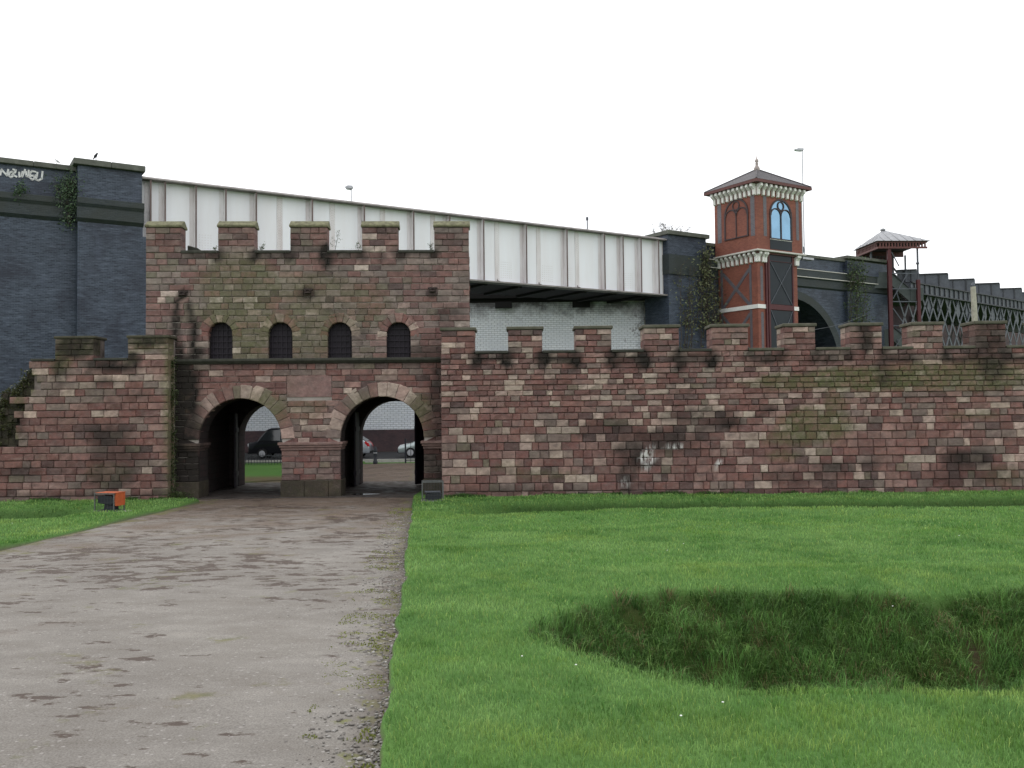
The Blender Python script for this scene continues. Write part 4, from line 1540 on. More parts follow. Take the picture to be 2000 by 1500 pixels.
for t in rt:
    r_ = MB().box(t - 0.02, t + 0.02, -0.42, -0.002, ZB + 0.02, ZT - 0.02).build("rib", M["pinkish_paint"], bridge)
    MB().box(t - 0.038, t + 0.038, -0.46, -0.422, ZB + 0.02, ZT - 0.02).build("rib_edge", M["rust_edge"], r_)
    MB().box(t - 0.24, t - 0.024, -0.03, -0.002, ZB + 0.05, ZT - 0.05).build("angle_plate", M["pinkish_paint"], r_)
for p in strips:
    t = T(p, 460)
    MB().box(t - 0.16, t + 0.16, -0.035, -0.002, ZB + 0.03, ZT - 0.03).build("cover_strip", M["pinkish_paint"], bridge)
    MB().prism([(-0.4, ZB + 0.03), (-0.002, ZB + 0.03), (-0.002, ZB + 0.3), (-0.1, ZB + 0.12)], t - 0.03, t + 0.03, "x").build("foot_gusset", M["flange_grey"], bridge)
MB().prism([(-0.5, ZT), (-0.5, ZT + 0.05), (-0.36, ZT + 0.15), (0.1, ZT + 0.22), (0.5, ZT + 0.15), (0.5, ZT)], g0 - 0.1, g1 + 0.05, "x").build("top_flange", M["flange_grey"], bridge)
MB().box(g0, g1, -0.5, 0.3, ZB - 0.09, ZB - 0.002).build("bottom_flange", M["flange_grey"], bridge)
rv = MB()


def rivet(t, z, y):
    rv.add([(t - 0.03, y, z), (t, y, z + 0.03), (t + 0.03, y, z), (t, y, z - 0.03), (t, y - 0.03, z)], [(0, 1, 4), (1, 2, 4), (2, 3, 4), (3, 0, 4)])


for t in rt:
    for k in range(26):
        z = ZB + 0.12 + k * 0.147
        rivet(t - 0.2, z, -0.03)
        rivet(t - 0.09, z + 0.07, -0.03)
for p in strips:
    t = T(p, 460)
    for k in range(26):
        z = ZB + 0.12 + k * 0.147
        for q in (-0.12, -0.04, 0.04, 0.12):
            rivet(t + q, z + (0.07 if abs(q) < 0.1 else 0), -0.035)
for p in (398, 472, 684, 988, 1068, 1107, 1225):
    t = T(p, 460)
    for i in range(6):
        for j in range(8):
            rivet(t + (i - 2.5) * 0.15, ZB + 0.35 + j * 0.14, 0)
o = rv.build("rivets", M["pinkish_paint"], bridge, fix=False)
o["kind"] = "stuff"
DW = 5.0  # right part kept narrow to let light onto the glazed wall
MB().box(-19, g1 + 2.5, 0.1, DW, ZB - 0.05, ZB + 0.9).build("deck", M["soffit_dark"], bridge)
MB().box(g0 - 1, -19.01, 0.1, 20, ZB - 0.05, ZB + 0.9).build("deck", M["soffit_dark"], bridge)  # extra unseen width, added to shade the wall behind the left arch
for k in range(14):
    t = g0 + 1.2 + k * 2.6
    MB().box(t, t + 0.3, 0.3, 4.7, ZB - 0.2, ZB - 0.052).build("cross_beam", M["soffit_dark"], bridge)
MB().box(g0 - 1, g1 + 2, DW + 0.01, DW + 0.3, ZB, ZT).build("far_girder", M["flange_grey"], bridge)


# ------------------------------------------------------------------ left abutment
lab = thing("brick_abutment", "tall dark blue brick railway abutment covering the left edge with white graffiti", "abutment", VD.o, VD.ang)
pa_, pb_ = T(152, 380, -0.6), T(279, 380, -0.6)
zcap = VD.px(215, 329, -0.6)[1]
zpar = VD.px(40, 323, 0.0)[1]
zb1, zb2_, zb3 = VD.px(60, 378, -0.15)[1], VD.px(60, 403, -0.1)[1], VD.px(60, 427, -0.1)[1]
far = -62.0
MB().box(far, pa_, 0.0, 1.2, -0.3, zb3).build("wall", M["blue_brick"], lab)
MB().box(far, pa_, 0.05, 0.9, zb1, zpar).build("parapet", M["blue_brick"], lab)
MB().prism([(0.0, zb3), (-0.16, zb3 + 0.18), (-0.16, zb2_ + 0.1), (-0.26, zb2_ + 0.28), (-0.26, zb1 - 0.06), (0.0, zb1), (1.2, zb1), (1.2, zb3)], far, pa_, "x").build("corbel_band", M["blue_brick_band"], lab)
xx = pa_
k = 0
while xx > far:
    l = random.uniform(1.9, 2.3)
    MB().box(max(far, xx - l) + 0.006, xx - 0.006, -0.16, 1.1, zpar + 0.002, zpar + 0.26).build("coping", M["coping_blue"], lab, bevel=0.03)
    xx -= l
yo = -0.6
MB().box(pa_, pb_ + 0.35, yo, 2.0, -0.3, zb3 - 0.5).build("pier", M["blue_brick"], lab)
MB().box(pa_, pb_, yo + 0.001, 2.0, zb3 - 0.5, zb3 - 0.02).build("pier", M["blue_brick"], lab)
MB().box(pa_, pb_ - 0.03, yo + 0.05, 1.6, zb1, zcap).build("pier_top", M["blue_brick"], lab)
MB().prism([(yo, zb3 - 0.02), (yo - 0.16, zb3 + 0.16), (yo - 0.16, zb2_ + 0.1), (yo - 0.26, zb2_ + 0.28), (yo - 0.26, zb1 - 0.06), (yo, zb1), (2.0, zb1), (2.0, zb3 - 0.02)], pa_ - 0.05, pb_ + 0.03, "x").build("pier_band", M["blue_brick_band"], lab)
mid_ = (pa_ + pb_) / 2
MB().box(pa_ - 0.22, mid_ - 0.005, yo - 0.18, 1.8, zcap + 0.002, zcap + 0.3).build("pier_cap", M["coping_blue"], lab, bevel=0.03)
MB().box(mid_ + 0.005, pb_ + 0.1, yo - 0.18, 1.8, zcap + 0.002, zcap + 0.3).build("pier_cap", M["coping_blue"], lab, bevel=0.03)
# graffiti letters along the parapet
strokes = [[(2, 285), (12, 244), (54, 290), (64, 246)],
           [(92, 262), (74, 268), (70, 292), (86, 304), (104, 292), (106, 268), (92, 262)], [(96, 284), (128, 300)],
           [(104, 244), (124, 250), (118, 268)],
           [(150, 268), (152, 300)], [(196, 246), (172, 300)], [(176, 262), (168, 298)],
           [(204, 262), (206, 296), (222, 300)], [(224, 252), (222, 300)],
           [(276, 262), (250, 256), (236, 272), (234, 306), (252, 324), (270, 314), (266, 292), (246, 292)],
           [(284, 286), (282, 322), (300, 330), (326, 316), (332, 262)], [(292, 268), (288, 300)]]
for st in strokes:
    pts = []
    for u, v in st:
        x, z = VD.px(u / 4, 270 + v / 4, 0.03)
        pts.append(Vector((x, 0.035, z)))
    g = MB()
    for a, b in zip(pts[:-1], pts[1:]):
        d = (b - a).normalized() * 0.035
        g.beam(a - d, b + d, 0.085, 0.02, up=(0, 1, 0))
    g.build("graffiti_stroke", M["graffiti_white"], lab)

# ------------------------------------------------------------------ right abutment pier and the brick arch beyond the lift
rab = thing("brick_viaduct", "dark blue brick railway viaduct with one wide arch behind the red lift tower", "viaduct", VD.o, VD.ang)
qa, qb = T(1305, 500, -0.6), T(1380, 500, -0.6)
zc2 = VD.px(1340, 462, -0.6)[1]
zp2 = VD.px(1640, 511, 0.0)[1]
q_end = T(1733, 560, -0.3)
q_pil = T(1655, 560, -0.3)
z_bandt, z_bandb = VD.px(1620, 533)[1], VD.px(1620, 567)[1]
MB().box(qa, qb, -0.6, 2, -0.3, z_bandb).build("pier", M["blue_brick"], rab)
MB().box(qa, qb, -0.55, 1.6, z_bandt, zc2).build("pier_top", M["blue_brick"], rab)
MB().box(qa - 0.05, qb + 0.05, -0.72, 2, z_bandb, z_bandt).build("pier_band", M["blue_brick_band"], rab)
MB().box(qa - 0.15, qb + 0.18, -0.78, 1.8, zc2 + 0.002, zc2 + 0.3).build("pier_cap", M["coping_blue"], rab, bevel=0.03)
ac, az_, ar = 13.1, 6.0, 5.6
poly = [(qb, -0.3), (ac - ar, -0.3)] + arch_pts(ac, az_, ar, 24) + [(ac + ar, -0.3), (q_end, -0.3), (q_end, z_bandb), (qb, z_bandb)]
MB().prism(poly, 0.0, 10.0).build("arch_wall", M["blue_brick"], rab)
ringp = arch_pts(ac, az_, ar + 0.65, 24)
ring = MB().prism(ringp + list(reversed(arch_pts(ac, az_, ar + 0.003, 24))), -0.05, 0.2).build("arch_ring", M["blue_brick_band"], rab)
MB().box(ac - ar - 0.5, ac + ar + 0.5, 9.5, 9.98, -0.3, 12).build("arch_back", M["plum_brick"], rab)  # added wall closing the barrel so the arch stays dark
MB().prism([(0.0, z_bandb), (-0.14, z_bandb + 0.12), (-0.14, (z_bandb + z_bandt) / 2), (-0.26, (z_bandb + z_bandt) / 2 + 0.14), (-0.26, z_bandt - 0.05), (0, z_bandt), (10, z_bandt), (10, z_bandb)], qb, q_end + 0.2, "x").build("corbel_band", M["blue_brick_band"], rab)
for zz_ in (z_bandt - 0.01, (z_bandb + z_bandt) / 2 + 0.1):
    MB().box(qb, q_end + 0.22, -0.3, 0.0, zz_, zz_ + 0.06).build("pale_ledge", M["stone_trim"], rab)
MB().box(qb, q_end, 0.03, 0.9, z_bandt, zp2).build("parapet", M["blue_brick"], rab)
xx = qb
while xx < q_end:
    l = random.uniform(1.9, 2.3)
    MB().box(xx + 0.006, min(q_end, xx + l) - 0.006, -0.14, 1.1, zp2 + 0.002, zp2 + 0.24).build("coping", M["coping_blue"], rab, bevel=0.03)
    xx += l
MB().box(q_pil, q_end, -0.3, 0.0, -0.3, z_bandb - 0.01).build("pilaster", M["blue_brick"], rab)
MB().box(q_pil, q_end + 0.05, -0.32, 0.03, z_bandt, zp2 + 0.1).build("pilaster_top", M["blue_brick"], rab)
MB().box(q_pil - 0.12, q_end + 0.2, -0.46, 1.2, zp2 + 0.26, zp2 + 0.5).build("pilaster_cap", M["coping_blue"], rab, bevel=0.03)

# ------------------------------------------------------------------ white glazed wall under the bridge
WY = 69.5
wx1 = at(1298, 640, WY).x
z_dado = at(760, 839, WY).z
z_wtop = at(1100, 590, WY).z
gw = thing("underbridge_wall", "white glazed brick wall with plum brick dado in the shade under the railway bridge", "wall", (0, WY, 0))
MB().box(-46, wx1, 0, 0.8, z_dado + 0.002, z_wtop).build("glazed_face", M["white_glazed_brick"], gw)
MB().box(-46, wx1, -0.3, 0.8, z_wtop + 0.3, z_wtop + 3.4).build("soffit_gap_band", M["soffit_dark"], gw)  # added dark band in place of the dark soffit, closing a sky gap
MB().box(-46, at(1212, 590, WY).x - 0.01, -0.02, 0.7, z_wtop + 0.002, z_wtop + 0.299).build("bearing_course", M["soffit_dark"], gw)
MB().box(-46, wx1, -0.05, 0.8, -0.3, z_dado).build("dado", M["plum_brick"], gw)
for a, b in ((967, 1000), (1118, 1152)):
    xa, xb = at(a, 600, WY).x, at(b, 600, WY).x
    MB().box(xa, xb, -0.25, 0.1, at(1000, 602, WY).z, z_wtop + 0.05).build("bearing_block", M["soffit_dark"], gw)
xx = at(1212, 590, WY).x
while xx < wx1:
    MB().box(xx, min(wx1, xx + 1.05) - 0.02, -0.12, 0.5, z_wtop - 0.02, z_wtop + 0.28).build("pad_stone", M["stone_trim"], gw, bevel=0.03)
    xx += 1.05
zq = z_wtop - 0.03
k = 0
while zq > 1.0:
    w_ = 1.5 if k % 2 else 0.8
    MB().box(wx1 - w_, wx1 + 0.01, -0.035, 0.3, zq - 0.43, zq).build("quoin", M["white_paint" if random.random() < 0.45 else "concrete"], gw, bevel=0.015)
    zq -= 0.45
    k += 1

# ================================================================== red brick lift tower
cx_, cy_ = at(1479, 480, 65.6).x, 65.6
LT = Frame(cx_, cy_, R(32))
lift = thing("lift_tower", "slim red brick lift tower with pyramid roof, white brackets and an arched blue window", "lift tower", LT.o, LT.ang)
LWd = LT.px(1566, 440)[0]
LF = Frame(cx_, cy_, R(32) + math.pi / 2)      # left flank: its x runs back along the tower's depth
LDp = LF.px(1396, 440)[0]
zl = lambda py: LT.px(1479, py)[1]
z_led, z_eave, z_band = zl(489), zl(359), zl(596)
ins = 0.28
MB().box(0, LWd, 0.001, LDp, z_led + 0.1, z_eave).build("upper_shaft", M["red_brick"], lift)
MB().box(ins, LWd - ins, ins, LDp, -0.3, z_led - 0.15).build("lower_shaft", M["red_brick"], lift)
MB().box(-0.2, LWd + 0.2, -0.2, LDp, z_led - 0.02, z_led + 0.1).build("ledge", M["stone_trim"], lift, bevel=0.02)
MB().box(0.05, LWd - 0.05, 0.05, LDp, z_led - 0.15, z_led - 0.022).build("ledge_soffit", M["red_fascia"], lift)
# roof
ov = 0.52
zr = z_eave + 0.02
apex = at(1476, 331, (LT.loc(LWd / 2, LDp / 2)).y).z
ra_ = [(-ov, -ov, zr + 0.22), (LWd + ov, -ov, zr + 0.22), (LWd + ov, LDp + ov, zr + 0.22), (-ov, LDp + ov, zr + 0.22), (LWd / 2, LDp / 2, apex)]
MB().add(ra_, [(0, 1, 4), (1, 2, 4), (2, 3, 4), (3, 0, 4), (3, 2, 1, 0)]).build("roof", M["roof_tile"], lift)
roof = [c for c in lift.children if c.name.startswith("roof")][0]
for a in range(4):
    MB().tube([ra_[a], ra_[4]], 0.07, 6).build("hip_tile", M["roof_tile"], roof)
MB().box(-ov - 0.02, LWd + ov + 0.02, -ov - 0.02, LDp + ov + 0.02, zr, zr + 0.2).build("fascia", M["red_fascia"], lift)
MB().lathe([(0.2, 0), (0.22, 0.35), (0.12, 0.5), (0.1, 0.62), (0.13, 0.68), (0.07, 0.74), (0.14, 0.84), (0.13, 0.95), (0.05, 1.06), (0.02, 1.25)], 10, (LWd / 2, LDp / 2, apex - 0.25)).build("finial", M["finial_stone"], lift, smooth=True)


def bracket(lx, front, zt, parent, s=1.0):
    """scrolled bracket: a block above a tapering stem"""
    prof_ = [(0, 0), (-0.34 * s, 0), (-0.36 * s, -0.16 * s), (-0.26 * s, -0.24 * s), (-0.15 * s, -0.34 * s), (-0.13 * s, -0.62 * s), (0, -0.66 * s)]
    mb = MB()
    w = 0.085 * s
    if front:
        mb.prism([(y, zt + z) for y, z in prof_], lx - w, lx + w, "x")
    else:
        mb.prism([(y, zt + z) for y, z in prof_], lx - w, lx + w, "y")
    mb.build("bracket", M["bracket_white"], parent, bevel=0.02)


nb = 10
for k in range(nb):
    bracket(0.12 + (LWd - 0.24) * k / (nb - 1), True, zr - 0.01, lift, 1.25)
    bracket(0.12 + (LDp - 0.24) * k / (nb - 1), False, zr - 0.01, lift, 1.25)
for k in range(9):
    t = 0.32 + (LDp - 0.5) * k / 8
    prof_ = [(ins, 0), (-0.08, 0), (-0.1, -0.16), (0.02, -0.26), (0.1, -0.36), (0.12, -0.7), (ins, -0.74)]
    MB().prism([(x, z_led - 0.03 + z) for x, z in prof_], t - 0.1, t + 0.1, "y").build("bracket", M["bracket_white"], lift, bevel=0.02)
bay0, bay1 = LT.px(1504, 560)[0], LT.px(1553, 560)[0]
for t in (0.32, 0.75, bay0 - 0.2, bay1 + 0.35, LWd - 0.3):
    prof_ = [(ins, 0), (-0.08, 0), (-0.1, -0.16), (0.02, -0.26), (0.1, -0.36), (0.12, -0.7), (ins, -0.74)]
    MB().prism([(y, z_led - 0.03 + z) for y, z in prof_], t - 0.1, t + 0.1, "x").build("bracket", M["bracket_white"], lift, bevel=0.02)


def tall_slot(front, c, w, z0, z1):
    pts = [(c - w, z0), (c + w, z0)] + list(reversed(arch_pts(c, z1 - w, w, 6)))
    mb = MB()
    if front:
        mb.prism(pts, -0.012, 0.03, "y")
    else:
        mb.prism(pts, -0.012, 0.03, "x")
    mb.build("slot_panel", M["grey_engineering_brick"], lift)


fx = lambda px, py: LT.px(px, py)[0]
lx_ = lambda px, py: LF.px(px, py)[0]
zu0, zu1 = zl(459), zl(379)
tall_slot(True, fx(1494, 420), 0.16, zu0, zu1)
tall_slot(True, fx(1557, 420), 0.14, zu0, zu1)
tall_slot(False, lx_(1470, 420), 0.19, zu0, zu1)
tall_slot(False, lx_(1405, 420), 0.2, zu0, zu1)


def arched_window(front, c, w, z0, z1, zsill, mglass, mframe, blind):
    par = MB()
    body = [(c - w, z0), (c + w, z0)] + list(reversed(arch_pts(c, z1 - w, w, 16)))
    ax = "y" if front else "x"
    win = MB().prism(body, -0.02 if blind else -0.016, 0.04, ax).build("window", mglass, lift)
    fr_ = MB()
    outer = arch_pts(c, z1 - w, w + 0.02, 16)
    inner_ = arch_pts(c, z1 - w, w - 0.1, 16)
    fr_.prism([(c - w - 0.02, z0)] + outer + [(c + w + 0.02, z0), (c + w - 0.1, z0)] + list(reversed(inner_)) + [(c - w + 0.1, z0)], -0.07, -0.021, ax)
    q = w - 0.1
    rr = q / 2
    zsp = z1 - w
    wd = 0.05
    def bar(a, b):
        A = (a[0], -0.05, a[1]) if front else (-0.05, a[0], a[1])
        B = (b[0], -0.05, b[1]) if front else (-0.05, b[0], b[1])
        fr_.beam(A, B, wd * 1.6, 0.05, up=(0, 1, 0) if front else (1, 0, 0))
    bar((c, zsill), (c, zsp + rr * 0.55))
    for s in (-1, 1):
        pts = arch_pts(c + s * rr, zsp - 0.1, rr, 10)
        for a, b in zip(pts[:-1], pts[1:]):
            bar(a, b)
    pts = [(c + 0.6 * rr * math.cos(2 * math.pi * k / 14), zsp + rr * 1.25 + 0.6 * rr * math.sin(2 * math.pi * k / 14)) for k in range(15)]
    for a, b in zip(pts[:-1], pts[1:]):
        bar(a, b)
    bar((c - w, z0 + 0.04), (c + w, z0 + 0.04))
    fr_.build("tracery", mframe, win)
    return win


wc, ww = fx(1524.5, 430), (fx(1546, 430) - fx(1503.5, 430)) / 2
z_s = zl(463)
arched_window(True, wc, ww, z_s, zl(386) + 0.12, z_s, M["lift_glass"], M["timber_brown"], False)
MB().box(wc - ww, wc + ww, -0.02, 0.04, zl(483), z_s - 0.04).build("lower_pane", M["shaft_glass"], lift)
MB().box(wc - ww, wc + ww, -0.04, 0.04, z_s - 0.04, z_s + 0.02).build("transom", M["bracket_white"], lift)
bw = lift.children
wl_, wwl = lx_(1438.5, 430), abs(lx_(1415, 430) - lx_(1461, 430)) / 2
arched_window(False, wl_, wwl, zl(457), zl(381) + 0.1, zl(457), M["red_brick"], M["timber_brown"], True)
# lower shaft: white band, half timber crosses, glazed bay with red frame
MB().box(ins - 0.07, bay0, ins - 0.07, LDp, z_band - 0.16, z_band + 0.13).build("white_band", M["bracket_white"], lift, bevel=0.015)
MB().box(bay1, LWd - ins + 0.06, ins - 0.07, ins + 0.2, z_band - 0.16, z_band + 0.13).build("white_band", M["bracket_white"], lift, bevel=0.015)


def timber_cross(z0, z1):
    a, b = 0.95, LDp - 0.35
    x = ins - 0.012
    for y_ in (a, b):
        MB().box(x - 0.02, ins + 0.01, y_ - 0.1, y_ + 0.1, z0, z1).build("timber", M["grey_engineering_brick"], lift)
    MB().beam((x + 0.004, a + 0.1, z0), (x + 0.004, b - 0.1, z1 - 0.3), 0.24, 0.03, up=(1, 0, 0)).build("timber", M["grey_engineering_brick"], lift)
    MB().beam((x - 0.002, a + 0.1, z1 - 0.3), (x - 0.002, b - 0.1, z0), 0.24, 0.03, up=(1, 0, 0)).build("timber", M["grey_engineering_brick"], lift)


timber_cross(z_band + 0.15, z_led - 0.85)
timber_cross(z_band - 3.2, z_band - 0.18)
tz = lambda c, z0, z1: MB().prism([(c - 0.13, z0), (c + 0.13, z0)] + list(reversed(arch_pts(c, z1 - 0.13, 0.13, 6))), ins - 0.012, ins + 0.02, "y").build("slot_panel", M["grey_engineering_brick"], lift)
tz(0.68, z_band + 0.4, z_led - 1.0)
tz(0.68, z_band - 3.0, z_band - 0.4)
yb = ins - 0.16
for z0, z1 in ((z_band + 0.2, z_led - 0.62), (z_led - 0.58, z_led - 0.16), (z_band - 4.4, z_band - 0.24)):
    pane = MB().box(bay0 + 0.16, bay1 - 0.12, yb + 0.05, ins + 0.02, z0, z1).build("glass_panel", M["shaft_glass"], lift)
    if z1 - z0 > 1:
        MB().beam((bay0 + 0.2, yb + 0.03, z0), (bay1 - 0.15, yb + 0.03, z1), 0.05, 0.03, up=(0, 1, 0)).build("wire_brace", M["iron_grey"], pane)
        MB().beam((bay0 + 0.2, yb + 0.02, z1), (bay1 - 0.15, yb + 0.02, z0), 0.05, 0.03, up=(0, 1, 0)).build("wire_brace", M["iron_grey"], pane)
fm = MB().box(bay0, bay0 + 0.15, yb, ins + 0.1, -0.3, z_led - 0.16)
fm.box(bay0 - 0.22, bay0 - 0.08, yb + 0.02, ins + 0.1, -0.3, z_led - 0.16)
fm.box(bay1 - 0.11, bay1, yb, ins + 0.1, -0.3, z_led - 0.16)
fm.box(bay0 + 0.151, bay1 - 0.111, yb + 0.003, ins + 0.1, z_band - 0.2, z_band + 0.17)
fm.box(bay0 + 0.151, bay1 - 0.111, yb + 0.003, ins + 0.1, z_led - 0.62, z_led - 0.585)
fm.build("bay_frame", M["red_paint"], lift)
MB().tube([(LWd + 0.1, 0.1, z_led - 0.1), (LWd + 0.1, 0.1, z_eave - 0.6)], 0.07, 8).build("downpipe", M["galvanised"], lift)
hornp = LT.loc(LWd + 0.45, 0.4, z_led + 0.12)
h_ = thing("loudspeaker", "small round loudspeaker on a stub pole beside the lift tower ledge", "loudspeaker", hornp, LT.ang)
MB().tube([(0, 0, -0.4), (0, 0, 0.3)], 0.05, 8).build("pole", M["iron_grey"], h_)
MB().lathe([(0.06, 0.25), (0.1, 0.1), (0.24, 0.0), (0.25, -0.05), (0.2, -0.06)], 14, (0, 0, 0.42), "y").build("horn", M["iron_grey"], h_, smooth=True)
MB().box(0.15, 1.5, 0.2, 0.6, -0.2, -0.05).build("bracket_arm", M["galvanised"], h_)

# ================================================================== stair tower with canopy
CN = Frame(at(1712, 480, 78).x, 78.0, R(3))
can = thing("stair_tower", "open red iron stair tower with a hipped grey metal canopy beside the brick viaduct", "stair tower", CN.o, CN.ang)
cw = CN.px(1818, 470)[0]
cd = 4.8
zc = lambda py: CN.px(1712, py)[1]
ze = zc(470)
apx = at(1738, 449, 80.4).z
rp_ = [(0, 0, ze), (cw, 0, ze), (cw, cd, ze), (0, cd, ze), (cw * 0.32, cd / 2, apx), (cw * 0.36, cd / 2, apx)]
rp_ = [(0, 0, ze), (cw, 0, ze), (cw, cd, ze), (0, cd, ze), (cw * 0.36, cd / 2, apx)]
rf = MB().add(rp_, [(0, 1, 4), (1, 2, 4), (2, 3, 4), (3, 0, 4), (3, 2, 1, 0)]).build("roof", M["roof_metal"], can)
for k in range(1, 7):
    t = k / 7
    a = Vector((cw * t, -0.01, ze + 0.02))
    top = Vector(rp_[4])
    s = 1 - abs(t - 0.36) / (0.64 if t > 0.36 else 0.36)
    b = a.lerp(Vector((cw * t, cd / 2, apx)), s * 0.97)
    MB().tube([a, b], 0.025, 5).build("standing_seam", M["roof_metal"], rf)
    a = Vector((-0.01, cd * t, ze + 0.02))
    s = 1 - abs(t - 0.5) * 2
    MB().tube([a, a.lerp(Vector((rp_[4][0], cd * t, apx)), s * 0.97)], 0.025, 5).build("standing_seam", M["roof_metal"], rf)
MB().lathe([(0.22, 0), (0.24, 0.1), (0.1, 0.2)], 8, (rp_[4][0], rp_[4][1], apx - 0.05)).build("roof_cap", M["roof_metal"], rf)
fz = MB()
zf = ze - 0.02
fz.box(0.2, cw - 0.2, 0.2, 0.3, zf - 0.12, zf)
fz.box(0.2, cw - 0.2, 0.2, 0.3, zf - 0.6, zf - 0.44)
fz.box(0.2, 0.3, 0.31, cd - 0.2, zf - 0.12, zf)
fz.box(0.2, 0.3, 0.31, cd - 0.2, zf - 0.6, zf - 0.44)
fz.box(0.2, cw - 0.2, cd - 0.3, cd - 0.2, zf - 0.6, zf)
fz.build("frieze_rail", M["red_fascia"], can)
for k in range(16):
    x = 0.35 + (cw - 0.8) * k / 15
    MB().box(x, x + 0.13, 0.21, 0.29, zf - 0.44, zf - 0.12).build("frieze_block", M["red_fascia"], can)
for k in range(14):
    y = 0.5 + (cd - 1.1) * k / 13
    MB().box(0.21, 0.29, y, y + 0.13, zf - 0.44, zf - 0.12).build("frieze_block", M["red_fascia"], can)
MB().box(0.31, cw - 0.31, 0.31, cd - 0.31, zf - 0.16, zf - 0.02).build("ceiling", M["timber_brown"], can)
c1_, c2_ = CN.px(1738, 560, 0.4)[0], CN.px(1794, 560, 0.4)[0]
MB().box(c1_ - 0.13, c1_ + 0.13, 0.3, 0.6, -0.2, zf - 0.6).build("column", M["red_paint"], can)
MB().box(c1_ - 0.16, c1_ + 0.16, 0.27, 0.34, -0.2, zf - 1.2).build("column_plate", M["red_paint"], can)
for x, y in ((c2_, 0.45), (c2_ + 0.75, cd - 0.6), (0.55, cd - 0.5), (0.5, 2.2)):
    zs_ = zc(545)
    MB().tube([(x, y, zs_), (x, y, zf - 0.5)], 0.085, 8).build("post", M["iron_grey"], can)
    MB().lathe([(0.09, 0), (0.15, 0.06), (0.15, 0.12), (0.09, 0.2)], 8, (x, y, zc(515))).build("collar", M["iron_grey"], can)
    MB().box(x - 0.13, x + 0.13, y - 0.13, y + 0.13, -0.2, zs_).build("column", M["red_paint"], can)
# brick-red screen and arched iron brackets behind
MB().box(0.6, 3.3, cd - 0.9, cd - 0.8, zc(548), zf - 0.6).build("screen", M["timber_brown"], can)
for k in range(6):
    MB().box(1.0 + k * 0.3, 1.05 + k * 0.3, cd - 0.98, cd - 0.905, zc(512), zf - 0.7).build("screen_bar", M["red_paint"], can)
for k in range(8):
    a0, a1 = math.pi / 2 * k / 8, math.pi / 2 * (k + 1) / 8
    MB().beam((3.9 - 1.1 * math.sin(a0) * 1.0, cd - 0.5, zf - 2.2 + 1.4 * math.sin(a0)), (3.9 - 1.1 * math.sin(a1), cd - 0.5, zf - 2.2 + 1.4 * math.sin(a1)), 0.12).build("arch_brace", M["iron_dark"], can)


def P2(px, py, off):
    x, z = CN.px(px, py, off)
    return Vector((x, off, z))


for a, b in (((1741, 492), (1756, 520)), ((1772, 535), (1744, 583)), ((1744, 602), (1764, 630)), ((1766, 650), (1746, 682))):
    MB().beam(P2(*a, 0.45), P2(*b, 0.45), 0.07, 0.07).build("diagonal_brace", M["iron_grey"], can)
for y_ in (534, 564, 589, 636):
    MB().beam(P2(1738, y_, 0.45), P2(1795, y_, 0.45), 0.06, 0.08).build("tie_rail", M["iron_grey"], can)
# stair flights with solid stringers
def flight(a, b, h, off, w):
    A, B = P2(*a, off), P2(*b, off)
    st = MB().add([A, B, B + Vector((0, 0, -h)), A + Vector((0, 0, -h)), A + Vector((0, 0.08, 0)), B + Vector((0, 0.08, 0)), B + Vector((0, 0.08, -h)), A + Vector((0, 0.08, -h))],
                  [(0, 1, 2, 3), (4, 7, 6, 5), (0, 4, 5, 1), (1, 5, 6, 2), (2, 6, 7, 3), (3, 7, 4, 0)]).build("stringer", M["iron_green"], can)
    MB().beam(A + Vector((0, -0.05, 0.03)), B + Vector((0, -0.05, 0.03)), 0.09, 0.1).build("stringer_edge", M["iron_dark"], st)
    n = 9
    for k in range(n):
        p = A.lerp(B, (k + 0.5) / n)
        MB().box(p.x - 0.16, p.x + 0.16, p.y + 0.1, p.y + w, p.z - h - 0.02, p.z - h + 0.04).build("tread", M["timber_brown"], can)


flight((1742, 533), (1778, 565), 1.1, 0.9, 1.6)
flight((1742, 636), (1775, 665), 1.2, 0.9, 1.6)
A = P2(1778, 562, 0.9)
MB().box(A.x, A.x + 1.1, 0.85, 2.6, A.z - 1.1, A.z).build("landing", M["iron_green"], can)
A = P2(1700, 522, 0.9)
MB().box(c1_ - 1.1, c1_ + 0.3, 0.9, 2.7, zc(560), zc(528)).build("landing", M["iron_green"], can)
MB().box(P2(1741, 600, 2.8).x, P2(1786, 600, 2.8).x, 2.8, 3.0, zc(640), zc(590)).build("back_panel", M["timber_brown"], can)
MB().box(P2(1721, 660, 1.2).x, P2(1764, 660, 1.2).x, 1.2, 1.4, 0, zc(640)).build("lower_panel", M["iron_green"], can)

# ================================================================== lattice iron viaduct running off to the right
IV = Frame(at(1790, 570, 81.5).x, 81.5, math.atan2(0.651, 0.759))
iron = thing("lattice_viaduct", "grey iron lattice railway viaduct with a row of stepped panels along its top", "viaduct", IV.o, IV.ang)
zi0 = IV.px(1815, 560)[1]
zi1 = IV.px(1815, 577)[1]
ln = 46.0
MB().box(-1.5, ln, -0.25, 0.3, zi1, zi0).build("girder", M["iron_grey"], iron)
MB().box(-1.5, ln, -0.4, 0.4, zi0 + 0.002, zi0 + 0.1).build("girder_flange", M["iron_dark"], iron)
MB().box(-1.5, ln, -0.4, 0.4, zi1 - 0.1, zi1 - 0.002).build("girder_flange", M["iron_dark"], iron)
k = 0
while k * 0.95 - 1 < ln:
    x = k * 0.95 - 1
    MB().box(x, x + 0.07, -0.36, -0.252, zi1 + 0.002, zi0 - 0.002).build("girder_rib", M["iron_dark"], iron)
    k += 1
MB().box(-1.5, ln, 1.0, 8.5, zi1 + 0.1, zi0 - 0.1).build("deck", M["iron_dark"], iron)
